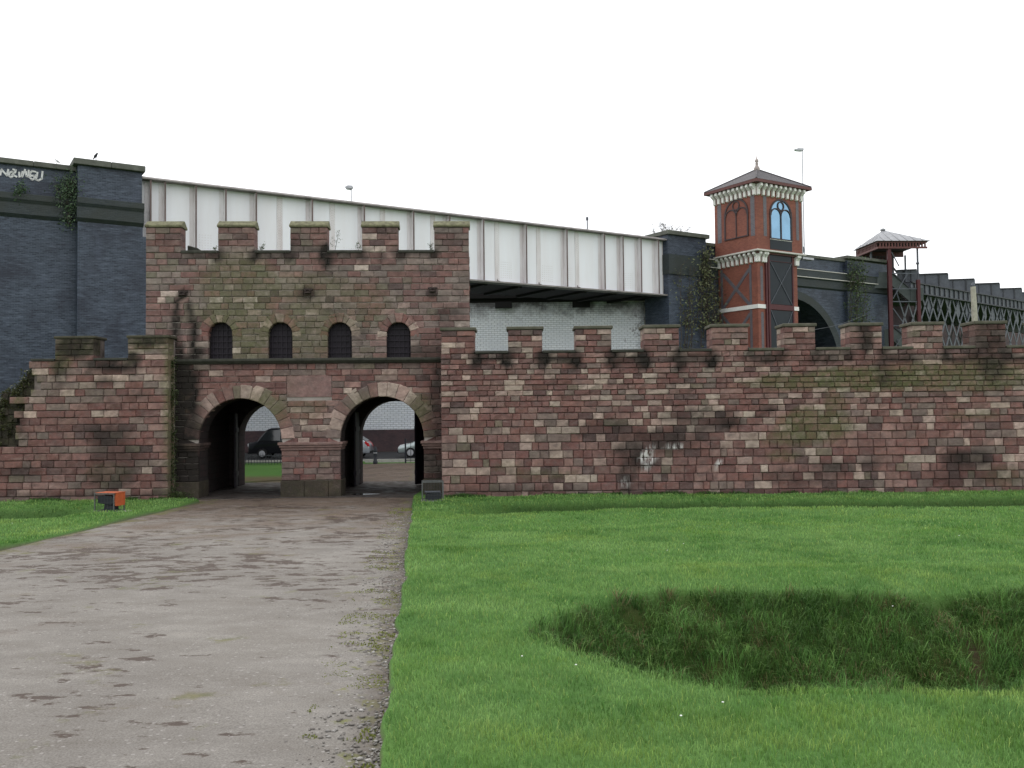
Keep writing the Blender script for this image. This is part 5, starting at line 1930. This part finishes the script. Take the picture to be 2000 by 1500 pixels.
# stepped parapet panels, each set square to the path below
step_px = [(1752, 1784, 534, 524), (1787, 1842, 539, 535), (1842, 1894, 550, 545), (1893, 1943, 557, 554), (1943, 1987, 567, 563), (1986, 2030, 574, 571), (2030, 2072, 582, 579)]
for xa, xb, ya, yb_ in step_px:
    x0, _ = IV.px((xa + xb) / 2, 560, 1.2)
    c = IV.loc(x0, 1.2)
    Y_ = c.y
    a_, b_ = at(xa, ya, Y_), at(xb, yb_, Y_)
    o_ = Vector((a_.x, Y_, 0)) - IV.o
    inv = Matrix.Rotation(-IV.ang, 3, "Z")
    zt_, zb_ = (a_.z + b_.z) / 2, at(xb, yb_ + 30, Y_).z
    w_ = (b_.x - a_.x) / math.cos(R(11)) * 1.04
    mb = MB().box(0, w_, -0.05, 0.05, zb_, zt_)
    o = mb.build("step_panel", M["iron_grey"], iron)
    o.location = inv @ o_
    o.rotation_euler = (0, 0, -IV.ang - R(11))
    e = MB().box(-0.02, w_ + 0.05, -0.16, 0.16, zt_ + 0.002, zt_ + 0.09)
    e.box(w_ * 0.72, w_ * 0.76, -0.13, -0.052, zb_, zt_)
    e.box(w_ * 0.3, w_ * 0.33, -0.1, -0.052, zb_, zt_)
    e.build("panel_edge", M["iron_dark"], o)
    e2 = MB().box(w_ + 0.002, w_ + 0.12, -0.05, 1.4, zb_, zt_).build("panel_return", M["iron_grey"], o)
# lattice webs below the girder, near and far planes
def lattice(y, z0, z1, x0, x1, sp, w, nm, m_):
    """crossed flat bars; the longest run becomes its own parts"""
    h = z1 - z0
    x = x0 - h
    while x < x1:
        for s in (1, -1):
            a = Vector((x if s > 0 else x + h * 0.62, y, z0))
            b = Vector((x + h * 0.62 if s > 0 else x, y, z1))
            lo, hi = 0.0, 1.0
            MB().beam(a, b, w, 0.05, up=(0, 1, 0)).build(nm, m_, iron)
        x += sp


lattice(-0.1, zi1 - 4.4, zi1 - 0.1, 0.5, 34, 1.5, 0.19, "lattice_bar", M["iron_grey"])
lattice(7.5, zi1 - 4.4, zi1 - 0.5, 4, 34, 2.4, 0.22, "lattice_bar", M["iron_dark"])
MB().box(-1.5, ln, 7.7, 8.2, zi1 - 0.75, zi0).build("far_girder", M["iron_dark"], iron)
MB().box(-1, ln, -0.2, 0.1, zi1 - 4.55, zi1 - 4.4).build("lattice_chord", M["iron_grey"], iron)
MB().box(-1, ln, 7.3, 7.6, zi1 - 4.6, zi1 - 4.4).build("lattice_chord", M["iron_dark"], iron)
# haunch plates with scallops
k = 0
while k * 1.9 < 32:
    x = k * 1.9 + 0.4
    MB().prism([(x - 0.55, zi1 - 0.1), (x + 0.55, zi1 - 0.1), (x + 0.3, zi1 - 0.7), (x + 0.42, zi1 - 1.2), (x, zi1 - 1.75), (x - 0.42, zi1 - 1.2), (x - 0.3, zi1 - 0.7)], -0.03, 0.03).build("gusset", M["iron_grey"], iron)
    k += 1
# lattice piers
for xp in (3.6, 13.2, 24.0):
    for s in (-1, 1):
        MB().box(xp + s * 1.3 - 0.12, xp + s * 1.3 + 0.12, 0.0, 0.3, -0.2, zi1 - 4.6).build("pier_post", M["iron_grey"], iron)
        MB().box(xp + s * 1.3 - 0.12, xp + s * 1.3 + 0.12, 7.2, 7.5, -0.2, zi1 - 4.6).build("pier_post", M["iron_dark"], iron)
    zz_ = 1.0
    while zz_ < zi1 - 5.6:
        for y_ in (0.02, 7.3):
            MB().beam((xp - 1.25, y_, zz_), (xp + 1.25, y_, zz_ + 1.6), 0.12, 0.06, up=(0, 1, 0)).build("pier_lattice", M["iron_grey"], iron)
            MB().beam((xp + 1.25, y_ + 0.07, zz_), (xp - 1.25, y_ + 0.07, zz_ + 1.6), 0.12, 0.06, up=(0, 1, 0)).build("pier_lattice", M["iron_grey"], iron)
            MB().beam((xp - 1.25, y_, zz_ + 0.8), (xp + 0.0, y_, zz_ + 1.6), 0.1, 0.06, up=(0, 1, 0)).build("pier_lattice", M["iron_grey"], iron)
            MB().beam((xp + 1.25, y_ + 0.07, zz_ + 0.8), (xp, y_ + 0.07, zz_), 0.1, 0.06, up=(0, 1, 0)).build("pier_lattice", M["iron_grey"], iron)
        zz_ += 1.6

# the next viaduct behind, closing the view under the lattice
bv = thing("far_brick_viaduct", "distant dark brick arches showing through the iron lattice", "viaduct", (48, 112, 0), R(30))
for k in range(7):
    x0 = -18 + k * 9
    MB().prism([(x0, -0.3), (x0 + 1.2, -0.3)] + arch_pts(x0 + 4.5, 6.2, 3.3, 14) + [(x0 + 7.8, -0.3), (x0 + 8.99, -0.3), (x0 + 8.99, 13.2), (x0, 13.2)], 0, 6).build("arch_bay", M["plum_brick"], bv)
MB().box(-18, 45, 4, 6, -0.3, 12.8).build("arch_back", M["plum_brick"], bv)
MB().box(-18, 45, -0.2, 6.2, 13.202, 13.5).build("coping", M["dark_slab"], bv)

# ================================================================== lamps and poles on the viaducts
def lamp(name, label, base, top, head, r=0.06):
    t = thing(name, label, "street lamp", base)
    h = top - base[2]
    MB().tube([(0, 0, 0), (0, 0, h * 0.4), (0, 0, h)], [r * 1.3, r, r * 0.8], 8).build("pole", M["galvanised"], t)
    MB().prism([(-head, 0.06), (-head * 0.9, -0.05), (0.05, -0.1), (0.12, 0.02), (0.1, 0.14), (-head * 0.5, 0.16)], -0.16, 0.16).build("lamp_head", M["galvanised"], t, bevel=0.03, loc=(0, 0, h))
    MB().prism([(-head * 0.9, -0.052), (-0.05, -0.1), (-0.1, -0.14), (-head * 0.8, -0.09)], -0.12, 0.12).build("lens", M["lens_clear"], t, loc=(0, 0, h))
    return t


b = VD.loc(T(1568, 350, 8) , 8, 14.0)
lamp("street_lamp", "slim street lamp rising behind the lift tower roof", b, at(1567, 293, b.y).z, 0.75)
b = VD.loc(T(686, 380, 9), 9, 12.0)
lamp("street_lamp", "small lamp head peeping over the white girder bridge", b, at(684, 367, b.y).z, 0.42, 0.045)
b = VD.loc(T(1147, 440, 6), 6, 12.0)
zt_ = at(1147, 424, b.y).z
t = thing("marker_post", "short thin post standing above the middle of the white girder", "post", b)
MB().tube([(0, 0, 0), (0, 0, zt_ - 12)], 0.05, 6).build("post", M["iron_grey"], t)
MB().box(-0.09, 0.09, -0.04, 0.04, zt_ - 12.25, zt_ - 12.0).build("marker_head", M["iron_grey"], t)
p = at(1902, 560, 62)
t = thing("concrete_pole", "pale tapering concrete pole in front of the iron lattice viaduct", "pole", (p.x, 62, 0))
ztp = at(1899, 560, 62).z
MB().tube([(0.22, 0, -0.2), (-0.05, 0, ztp)], [0.3, 0.17], 8).build("shaft", M["concrete_post"], t)
MB().lathe([(0.13, 0), (0.15, 0.1), (0.05, 0.3)], 8, (-0.05, 0, ztp)).build("cap", M["iron_grey"], t)
MB().lathe([(0.24, 0), (0.25, 0.05), (0.24, 0.1)], 10, (0.06, 0, ztp - 2.9)).build("strap", M["iron_grey"], t)
a, b = at(1590, 644, 60), at(1690, 615, 68)
ca = MB().tube([tuple(a), tuple(a.lerp(b, 0.3) + Vector((0, 0, -0.12))), tuple(a.lerp(b, 0.65) + Vector((0, 0, -0.13))), tuple(b)], 0.012, 5)
setp(ca.build("cable", M["iron_grey"]), "thin pale cable strung across the dark viaduct arch", "cable")


# ------------------------------------------------------------------ birds on the abutment
def bird(label, px, py, m_, off, s=1.0, turn=0.0):
    x, z = VD.px(px, py, off)
    p = VD.loc(x, off, z)
    t = thing("pigeon", label, "bird", p, turn, "birds on the abutment")
    V = [(0.0, 0.02), (0.012, 0.06), (0.02, 0.07), (0.045, 0.1), (0.055, 0.13), (0.06, 0.2), (0.085, 0.28), (0.09, 0.36), (0.06, 0.45), (0.04, 0.5), (0.035, 0.6), (0.0, 0.62)]
    b_ = MB().lathe([(r * s, (zz - 0.3) * s) for r, zz in V], 10, (0, 0, 0), "x")
    o = b_.build("body", m_, t, smooth=True)
    o.rotation_euler = (0, R(38), 0)
    o.location = (0, 0, 0.28 * s)
    MB().tube([(-0.03, -0.03, -0.02), (-0.02, -0.03, 0.2 * s)], 0.01, 5).build("leg", m_, t)
    MB().tube([(-0.03, 0.03, -0.02), (-0.02, 0.03, 0.2 * s)], 0.01, 5).build("leg", m_, t)


bird("dark pigeon perched on the stone cap of the blue brick pier", 187, 312.5, M["bird_grey"], 0.3, 0.8, R(150))
bird("pale pigeon perched on the lower parapet left of the pier", 112, 321, M["bird_white"], 0.4, 0.6, R(20))


# ================================================================== plants
def leaves(n, pts, size, c0, c1, droop=0.3):
    """n leaf quads scattered near given points with spread"""
    P = np.array([pts[i] for i in np.random.randint(0, len(pts), n)])
    cen, spr = P[:, :3], P[:, 3:4]
    cen = cen + np.random.normal(size=(n, 3)) * spr
    s = size * (0.6 + 0.8 * np.random.rand(n))[:, None]
    u = np.random.normal(size=(n, 3))
    u /= np.linalg.norm(u, axis=1)[:, None]
    w = np.cross(u, np.random.normal(size=(n, 3)))
    w /= np.linalg.norm(w, axis=1)[:, None]
    v = np.stack([cen - u * s, cen + w * s * 0.55, cen + u * s, cen - w * s * 0.55], 1).reshape(-1, 3)
    f = np.arange(n * 4).reshape(-1, 4)
    g = np.random.rand(n)[:, None]
    c = np.array(c0) * (1 - g) + np.array(c1) * g
    return v, f, np.repeat(c, 4, 0)


def twig_plant(name, label, cat, base, stems, leaf_n, leaf_s, c0, c1, r0=0.03, parent_group=None, branch=4, twig_name="stem", spread=0.12, loc_rz=0.0):
    """stems: list of polylines in local metres; side twigs and leaves grow from them"""
    t = thing(name, label, cat, base, loc_rz, parent_group)
    mb = MB()
    pts = []
    for st in stems:
        st = [Vector(p) for p in st]
        n = len(st)
        mb.tube(st, [max(0.004, r0 * (1 - 0.85 * k / (n - 1))) for k in range(n)], 5)
        for k in range(n - 1):
            L_ = (st[k + 1] - st[k]).length
            for j in range(branch):
                q = st[k].lerp(st[k + 1], random.random())
                d = Vector((random.gauss(0, 1), random.gauss(0, 0.6), random.gauss(0.35, 0.7))).normalized() * L_ * random.uniform(0.35, 0.8)
                e = q + d
                mid = q.lerp(e, 0.5) + Vector((random.gauss(0, 0.04), random.gauss(0, 0.04), random.gauss(0.03, 0.04)))
                mb.tube([q, mid, e], [r0 * 0.35, r0 * 0.25, r0 * 0.1], 4)
                for w in (q, mid, e, e):
                    pts.append((w.x, w.y, w.z, spread))
    mb.build(twig_name, M["bark"], t)
    if leaf_n:
        v, f, c = leaves(leaf_n, pts, leaf_s, c0, c1)
        build_arrays("foliage", v, f, c, M["leaf"], parent=t)
    return t


def stems_in(fr_, rects, off, n, wob):
    """upright wavering stems inside pixel rectangles on a wall frame plane"""
    out = []
    for (x0, y0, x1, y1) in rects:
        for k in range(n):
            px = random.uniform(x0, x1)
            a, b = fr_.px(px + random.uniform(-wob, wob), y1, off), fr_.px(px, y0, off)
            pl = []
            for j in range(6):
                q = j / 5
                pl.append((a[0] + (b[0] - a[0]) * q + random.uniform(-0.15, 0.15), off - random.uniform(0, 0.35) * (1 if j else 0), a[1] + (b[1] - a[1]) * q))
            out.append(pl)
    return out


# straggling bush against the right abutment
st = stems_in(VD, [(1322, 520, 1395, 690), (1335, 540, 1398, 660), (1365, 490, 1380, 560), (1330, 560, 1395, 640)], -0.75, 7, 14)
o = twig_plant("wall_bush", "straggling half-leafless bush climbing the dark brick pier beside the lift tower", "bush", VD.o, st, 1900, 0.085, (0.06, 0.075, 0.035), (0.22, 0.24, 0.12), 0.03, spread=0.2, loc_rz=VD.ang)
st = stems_in(VD, [(1652, 530, 1688, 640), (1660, 510, 1684, 560), (1655, 560, 1685, 640)], -0.38, 5, 4)
twig_plant("ivy", "narrow green ivy column hanging down the viaduct pilaster", "ivy", VD.o, st, 1900, 0.075, (0.03, 0.055, 0.02), (0.11, 0.16, 0.06), 0.025, spread=0.2, loc_rz=VD.ang)
st = stems_in(VD, [(92, 345, 148, 395), (112, 350, 150, 400), (118, 395, 148, 440)], -0.1, 5, 8)
twig_plant("buddleia", "green buddleia sprouting from the blue brick corner beside the graffiti", "shrub", VD.o, st, 1900, 0.055, (0.035, 0.065, 0.035), (0.12, 0.18, 0.1), 0.018, spread=0.24, loc_rz=VD.ang)
st = stems_in(VD, [(36, 362, 48, 388)], -0.1, 4, 4)
twig_plant("buddleia", "small dark green sprig on the brick ledge below the graffiti", "shrub", VD.o, st[:1], 260, 0.055, (0.03, 0.06, 0.03), (0.1, 0.16, 0.08), 0.018, spread=0.12, loc_rz=VD.ang)
# bare saplings behind the right abutment
st = []
for k in range(9):
    x, z0 = VD.px(1285 + k * 6.5 + random.uniform(-4, 4), 475, 5)
    _, z1 = VD.px(1300, random.uniform(432, 447), 5)
    st.append([(x, 5, z0 - 1), (x + random.uniform(-0.2, 0.2), 5, z0 + 0.2), (x + random.uniform(-0.4, 0.4), 5.1, (z0 + z1) / 2), (x + random.uniform(-0.7, 0.7), 5, z1)])
twig_plant("bare_saplings", "bare twiggy saplings showing over the end of the white girder", "sapling", VD.o, st, 260, 0.05, (0.08, 0.07, 0.03), (0.12, 0.1, 0.05), 0.05, spread=0.06, branch=9, loc_rz=VD.ang)
# sprigs rooted in the gatehouse parapet
spr = [("leafless sprig growing from the battlements between the third and fourth merlon", 648, 488, [(0.1, -0.05, 0), (0.16, -0.05, 0.25), (0.2, -0.05, 0.5), (0.27, -0.05, 0.68)], 60),
       ("low weed sprig beside the second merlon of the gatehouse", 507, 489, [(0, 0, 0), (0.03, 0, 0.1), (0.1, 0, 0.2)], 90),
       ("small weed in the last gap of the gatehouse battlements", 842, 486, [(0, 0, 0), (-0.03, 0, 0.1), (0.03, 0, 0.16)], 90),
       ("tiny weed tuft left of the second merlon of the gatehouse", 420, 489, [(0, 0, 0), (-0.03, 0, 0.06), (-0.05, 0, 0.11)], 50),
       ("wispy weed beside the fourth merlon of the gatehouse", 699, 487, [(0, 0, 0), (-0.02, 0, 0.12), (-0.06, 0, 0.26)], 60)]
for lab_, px_, py_, pl, nl_ in spr:
    x, z = GT.px(px_, py_)
    twig_plant("wall_sprig", lab_, "weed", GT.loc(x, 0.1, z), [pl], nl_, 0.022, (0.05, 0.07, 0.03), (0.1, 0.13, 0.06), 0.008, "weeds on the gatehouse top", 3, spread=0.03, loc_rz=GT.ang)
# strip of moss and weeds in the corner left of the gate
mv = []
for k in range(500):
    px_ = random.gauss(337, 3.5)
    py_ = random.uniform(700, 972)
    p = LW.px(px_, py_, 0.3)
    mv.append((LW.o.x + p[0], 30.5, p[1], 0.05))
for k in range(160):
    mv.append((LW.o.x + random.uniform(-0.1, 0.6), 30.35 + random.uniform(-0.35, 0.2), random.uniform(0, 0.18), 0.06))
v, f, c = leaves(2200, mv, 0.03, (0.02, 0.035, 0.012), (0.065, 0.09, 0.025))
build_arrays("corner_moss", v, f, c, M["leaf"], "green moss and weeds running down the corner between wall and gate", "stuff", "moss")


# moss hanging over the broken end of the left wall
mv = []
for (xa, za), (xb, zb_) in zip(RUIN_PROFILE[:-1], RUIN_PROFILE[1:]):
    for k in range(int(60 * abs(xa - xb)) + 10):
        q = random.random()
        top = za + (zb_ - za) * q * 0.4
        mv.append((xa + (xb - xa) * q, 30.2 + random.uniform(0.15, 0.6), top - 1.6 * random.random() ** 1.8 + 0.02, 0.07))
v, f, c = leaves(9000, mv, 0.045, (0.018, 0.024, 0.008), (0.07, 0.075, 0.025))
build_arrays("wall_moss", v, f, c, M["leaf"], "dark olive moss matted over the broken end of the left wall", "stuff", "moss")


# ================================================================== floodlights in wire cages
def cage(t, w, d, h, z0=0.0, step=0.09):
    f_ = MB()
    for x in (-w / 2, w / 2):
        for y in (-d / 2, d / 2):
            f_.beam((x, y, z0), (x, y, z0 + h), 0.03)
    for z in (z0 + 0.015, z0 + h):
        for y in (-d / 2, d / 2):
            f_.beam((-w / 2 - 0.015, y, z), (w / 2 + 0.015, y, z), 0.032)
        for x in (-w / 2, w / 2):
            f_.beam((x, -d / 2, z), (x, d / 2, z), 0.031)
    o = f_.build("cage_frame", M["cage_wire"], t)
    g = MB()
    n = int(w / step)
    for k in range(1, n):
        x = -w / 2 + w * k / n
        for y in (-d / 2, d / 2):
            g.beam((x, y, z0), (x, y, z0 + h), 0.004)
        g.beam((x, -d / 2, z0 + h), (x, d / 2, z0 + h), 0.004)
    n = int(h / step)
    for k in range(1, n):
        z = z0 + h * k / n
        for y in (-d / 2, d / 2):
            g.beam((-w / 2, y, z), (w / 2, y, z), 0.004)
        for x in (-w / 2, w / 2):
            g.beam((x, -d / 2, z), (x, d / 2, z), 0.004)
    g.build("cage_mesh", M["mesh_wire"], o)


def gz(x, y):
    return float(ground_z(np.array([x]), np.array([y]))[0])


p = at(214, 997, 25.9)
t = thing("floodlight", "ground floodlight with an orange cover in a wire cage on the left lawn", "floodlight", (p.x, 25.9, gz(p.x, 25.9)), R(-14), "caged ground floodlights")
MB().box(-0.5, 0.46, -0.3, 0.34, -0.06, 0.035).build("slab", M["concrete"], t, bevel=0.01)
MB().box(0.47, 0.75, -0.3, 0.1, -0.03, 0.05).build("slab", M["concrete"], t, bevel=0.01)
t.scale = (0.88, 0.88, 0.9)
cage(t, 0.68, 0.5, 0.54, 0.036, 0.11)
MB().prism([(-0.28, 0.28), (0.2, 0.22), (0.3, 0.3), (0.22, 0.5), (-0.28, 0.5)], -0.2, 0.2).build("lamp_housing", M["lamp_black"], t, bevel=0.02)
MB().prism([(-0.12, 0.04), (0.24, 0.04), (0.22, 0.22), (-0.08, 0.26)], -0.14, 0.14).build("ballast_box", M["lamp_black"], t, bevel=0.015)
ow = MB().box(-0.33, 0.37, -0.24, 0.28, 0.59, 0.606)
ow.prism([(0.25, 0.585), (0.36, 0.585), (0.36, 0.2), (0.33, 0.2)], -0.18, 0.25)
ow.box(0.3, 0.366, 0.2, 0.262, 0.25, 0.585)
ow.build("orange_cover", M["orange_plastic"], t)
p = at(845, 977, 28.4)
t = thing("floodlight", "dark ground floodlight in a bare wire cage at the corner of the long wall", "floodlight", (p.x, 28.4, gz(p.x, 28.4)), R(6), "caged ground floodlights")
MB().box(-0.36, 0.36, -0.3, 0.3, -0.06, 0.02).build("slab", M["concrete"], t, bevel=0.01)
cage(t, 0.62, 0.56, 0.56, 0.022, 0.08)
MB().prism([(-0.22, 0.04), (0.26, 0.04), (0.28, 0.2), (0.2, 0.26), (-0.2, 0.22)], -0.18, 0.18).build("lamp_housing", M["lamp_black"], t, bevel=0.02)
MB().box(-0.24, 0.24, -0.2, 0.1, 0.262, 0.29).build("lamp_glass", M["iron_grey"], t, bevel=0.008)


# ================================================================== beyond the gate: cars, bollard, railings
def car(name, label, cat, loc, rz, paint_m, van=False):
    t = thing(name, label, cat, loc, rz, "vehicles parked under the bridge")
    if van:
        L_, W_, H_ = 4.7, 1.9, 1.95
        prof_ = [(-2.35, 0.32), (-2.33, 1.0), (-1.75, 1.12), (-1.15, 1.85), (-0.9, 1.93), (2.2, 1.95), (2.33, 1.8), (2.35, 0.32)]
        gl = [(-1.62, 1.14), (-1.1, 1.78), (-0.3, 1.82), (-0.3, 1.14)]
    else:
        L_, W_, H_ = 4.1, 1.72, 1.46
        prof_ = [(-2.05, 0.3), (-2.08, 0.62), (-1.95, 0.78), (-1.15, 0.95), (-0.45, 1.4), (0.1, 1.47), (1.2, 1.42), (1.85, 1.0), (2.02, 0.85), (2.05, 0.3)]
        gl = [(-0.98, 0.98), (-0.4, 1.35), (0.15, 1.4), (1.12, 1.36), (1.6, 1.02)]
    bm_ = bmesh.new()
    ws = [(-W_ / 2, 1.0), (W_ / 2, 1.0)]
    belt = 1.0 if not van else 1.3
    def wid(z):
        return W_ / 2 * (1 - 0.17 * max(0, (z - belt) / (H_ - belt))) * (1 - 0.05 * max(0, (0.45 - z) / 0.2))
    mb = MB()
    n = len(prof_)
    vs_ = [(x, -wid(z), z) for x, z in prof_] + [(x, wid(z), z) for x, z in prof_]
    mb.add(vs_, [(i, (i + 1) % n, n + (i + 1) % n, n + i) for i in range(n)] + [tuple(range(n - 1, -1, -1)), tuple(range(n, 2 * n))])
    body = mb.build("body", paint_m, t, bevel=0.06, smooth=True)
    for s in (-1, 1):
        g = MB()
        nn = len(gl)
        vs_ = [(x, s * (wid(z) + 0.012), z) for x, z in gl] + [(x, s * (wid(z) - 0.05), z) for x, z in gl]
        g.add(vs_, [(i, (i + 1) % nn, nn + (i + 1) % nn, nn + i) for i in range(nn)] + [tuple(range(nn - 1, -1, -1)), tuple(range(nn, 2 * nn))])
        g.build("side_window", M["car_glass"], t)
    if van:
        w1, w2 = (-1.72, 1.16), (-1.2, 1.8)
    else:
        w1, w2 = (-1.1, 1.0), (-0.5, 1.38)
    for (a, b) in ((w1, w2), (((1.3, 1.38), (1.8, 1.06)) if not van else ((2.3, 1.2), (2.26, 1.75)))):
        d = Vector((b[1] - a[1], 0, -(b[0] - a[0]))).normalized() * (0.02 if (a[0] < 0) else 0.03)
        if d.z < 0 and not van:
            d = -d
        if a[0] < 0 and d.x > 0:
            d = -d
        wa, wb = wid(a[1]) - 0.1, wid(b[1]) - 0.1
        MB().add([(a[0] + d.x, -wa, a[1] + d.z), (a[0] + d.x, wa, a[1] + d.z), (b[0] + d.x, wb, b[1] + d.z), (b[0] + d.x, -wb, b[1] + d.z),
                  (a[0] - d.x, -wa, a[1] - d.z), (a[0] - d.x, wa, a[1] - d.z), (b[0] - d.x, wb, b[1] - d.z), (b[0] - d.x, -wb, b[1] - d.z)],
                 [(0, 1, 2, 3), (7, 6, 5, 4), (0, 4, 5, 1), (1, 5, 6, 2), (2, 6, 7, 3), (3, 7, 4, 0)]).build("windscreen", M["car_glass"], t)
    for x in (-1.28, 1.27) if not van else (-1.45, 1.5):
        for s in (-1, 1):
            w = MB().lathe([(0.2, -0.11), (0.3, -0.11), (0.32, -0.07), (0.32, 0.07), (0.3, 0.11), (0.2, 0.11)], 18, (x, s * (W_ / 2 - 0.1), 0.32), "y").build("wheel", M["tyre"], t, smooth=True)
            MB().lathe([(0.05, -0.12), (0.2, -0.115), (0.2, 0.115), (0.05, 0.12)], 12, (x, s * (W_ / 2 - 0.1), 0.32), "y").build("hub_cap", M["galvanised"], w)
    for s in (-1, 1):
        if van:
            MB().box(-2.39, -2.2, s * 0.72 - 0.14, s * 0.72 + 0.14, 0.78, 0.96).build("headlight", M["lens_clear"], t, bevel=0.03)
            MB().box(2.3, 2.375, s * 0.84 - 0.08, s * 0.84 + 0.08, 0.9, 1.3).build("tail_light", M["tail_red"], t, bevel=0.02)
        else:
            MB().prism([(-2.07, 0.62), (-1.92, 0.8), (-1.55, 0.875), (-1.7, 0.72)], s * 0.69 - 0.16, s * 0.69 + 0.14).build("headlight", M["lens_clear"], t, bevel=0.02)
            MB().prism([(2.06, 0.72), (1.98, 0.92), (1.78, 1.07), (1.72, 0.98), (1.9, 0.74)], s * 0.72 - 0.14, s * 0.72 + 0.15).build("tail_light", M["tail_red"], t, bevel=0.02)
    MB().box(-L_ / 2 - 0.05, -L_ / 2 + 0.08, -W_ / 2 + 0.1, W_ / 2 - 0.1, 0.3, 0.44).build("bumper", M["tyre"], t, bevel=0.02)
    MB().box(L_ / 2 - 0.1, L_ / 2 + 0.05, -W_ / 2 + 0.1, W_ / 2 - 0.1, 0.3, 0.44).build("bumper", M["tyre"], t, bevel=0.02)
    return t


xa = at(722, 870, 59.0).x
car("parked_car", "silver hatchback whose red tail light shows at the left side of the right arch", "car", (xa - 2.05, 59.8, 0.006), 0.0, M["car_silver"])
xa = at(777, 870, 59.0).x
car("parked_car", "grey-green car nose-on behind bars at the right side of the right arch", "car", (xa + 2.07, 59.8, 0.006), 0.0, M["car_sage"])
xa = at(487, 870, 60.0).x
car("parked_van", "black van standing in the shade seen through the left arch", "van", (xa + 2.35, 60.6, 0.006), 0.0, M["car_black"], True)

p = at(733, 905, 52.8)
t = thing("bollard", "short black iron bollard with a pale ring seen through the right arch", "bollard", (p.x, 52.8, 0))
MB().lathe([(0.13, -0.1), (0.13, 0.1), (0.1, 0.14), (0.1, 0.5), (0.105, 0.52), (0.105, 0.62), (0.12, 0.66), (0.12, 0.72), (0.09, 0.78), (0.1, 0.84), (0.04, 0.92)], 12).build("shaft", M["lamp_black"], t, smooth=True)
MB().lathe([(0.108, 0.54), (0.112, 0.545), (0.112, 0.585), (0.108, 0.59)], 12).build("band", M["galvanised"], t)


def railing(label, x0, x1, y, h, sp):
    t = thing("iron_railing", label, "railing", (x0, y, 0), 0, "iron railings beyond the gate")
    w = x1 - x0
    MB().box(0, w, -0.02, 0.02, h - 0.14, h - 0.1).build("top_rail", M["iron_dark"], t)
    MB().box(0, w, -0.02, 0.02, 0.1, 0.14).build("bottom_rail", M["iron_dark"], t)
    k = 0
    while k * sp <= w:
        MB().tube([(k * sp, 0, 0.02), (k * sp, 0, h)], [0.018, 0.014], 5).build("bar", M["lamp_black"], t)
        k += 1
    for x in (0, w):
        MB().box(x - 0.04, x + 0.04, -0.04, 0.04, -0.1, h + 0.05).build("post", M["lamp_black"], t)


railing("low black iron railing along the grass seen through the left arch", at(440, 900, 52).x, at(640, 900, 52).x, 52.0, 0.62, 0.16)
railing("tall thin black railing in front of the grey-green car", at(792, 900, 53.2).x, at(860, 900, 53.2).x, 53.2, 1.3, 0.3)
o = MB().box(-0.5, 0.5, -0.1, 0.1, 0.0, 0.1)
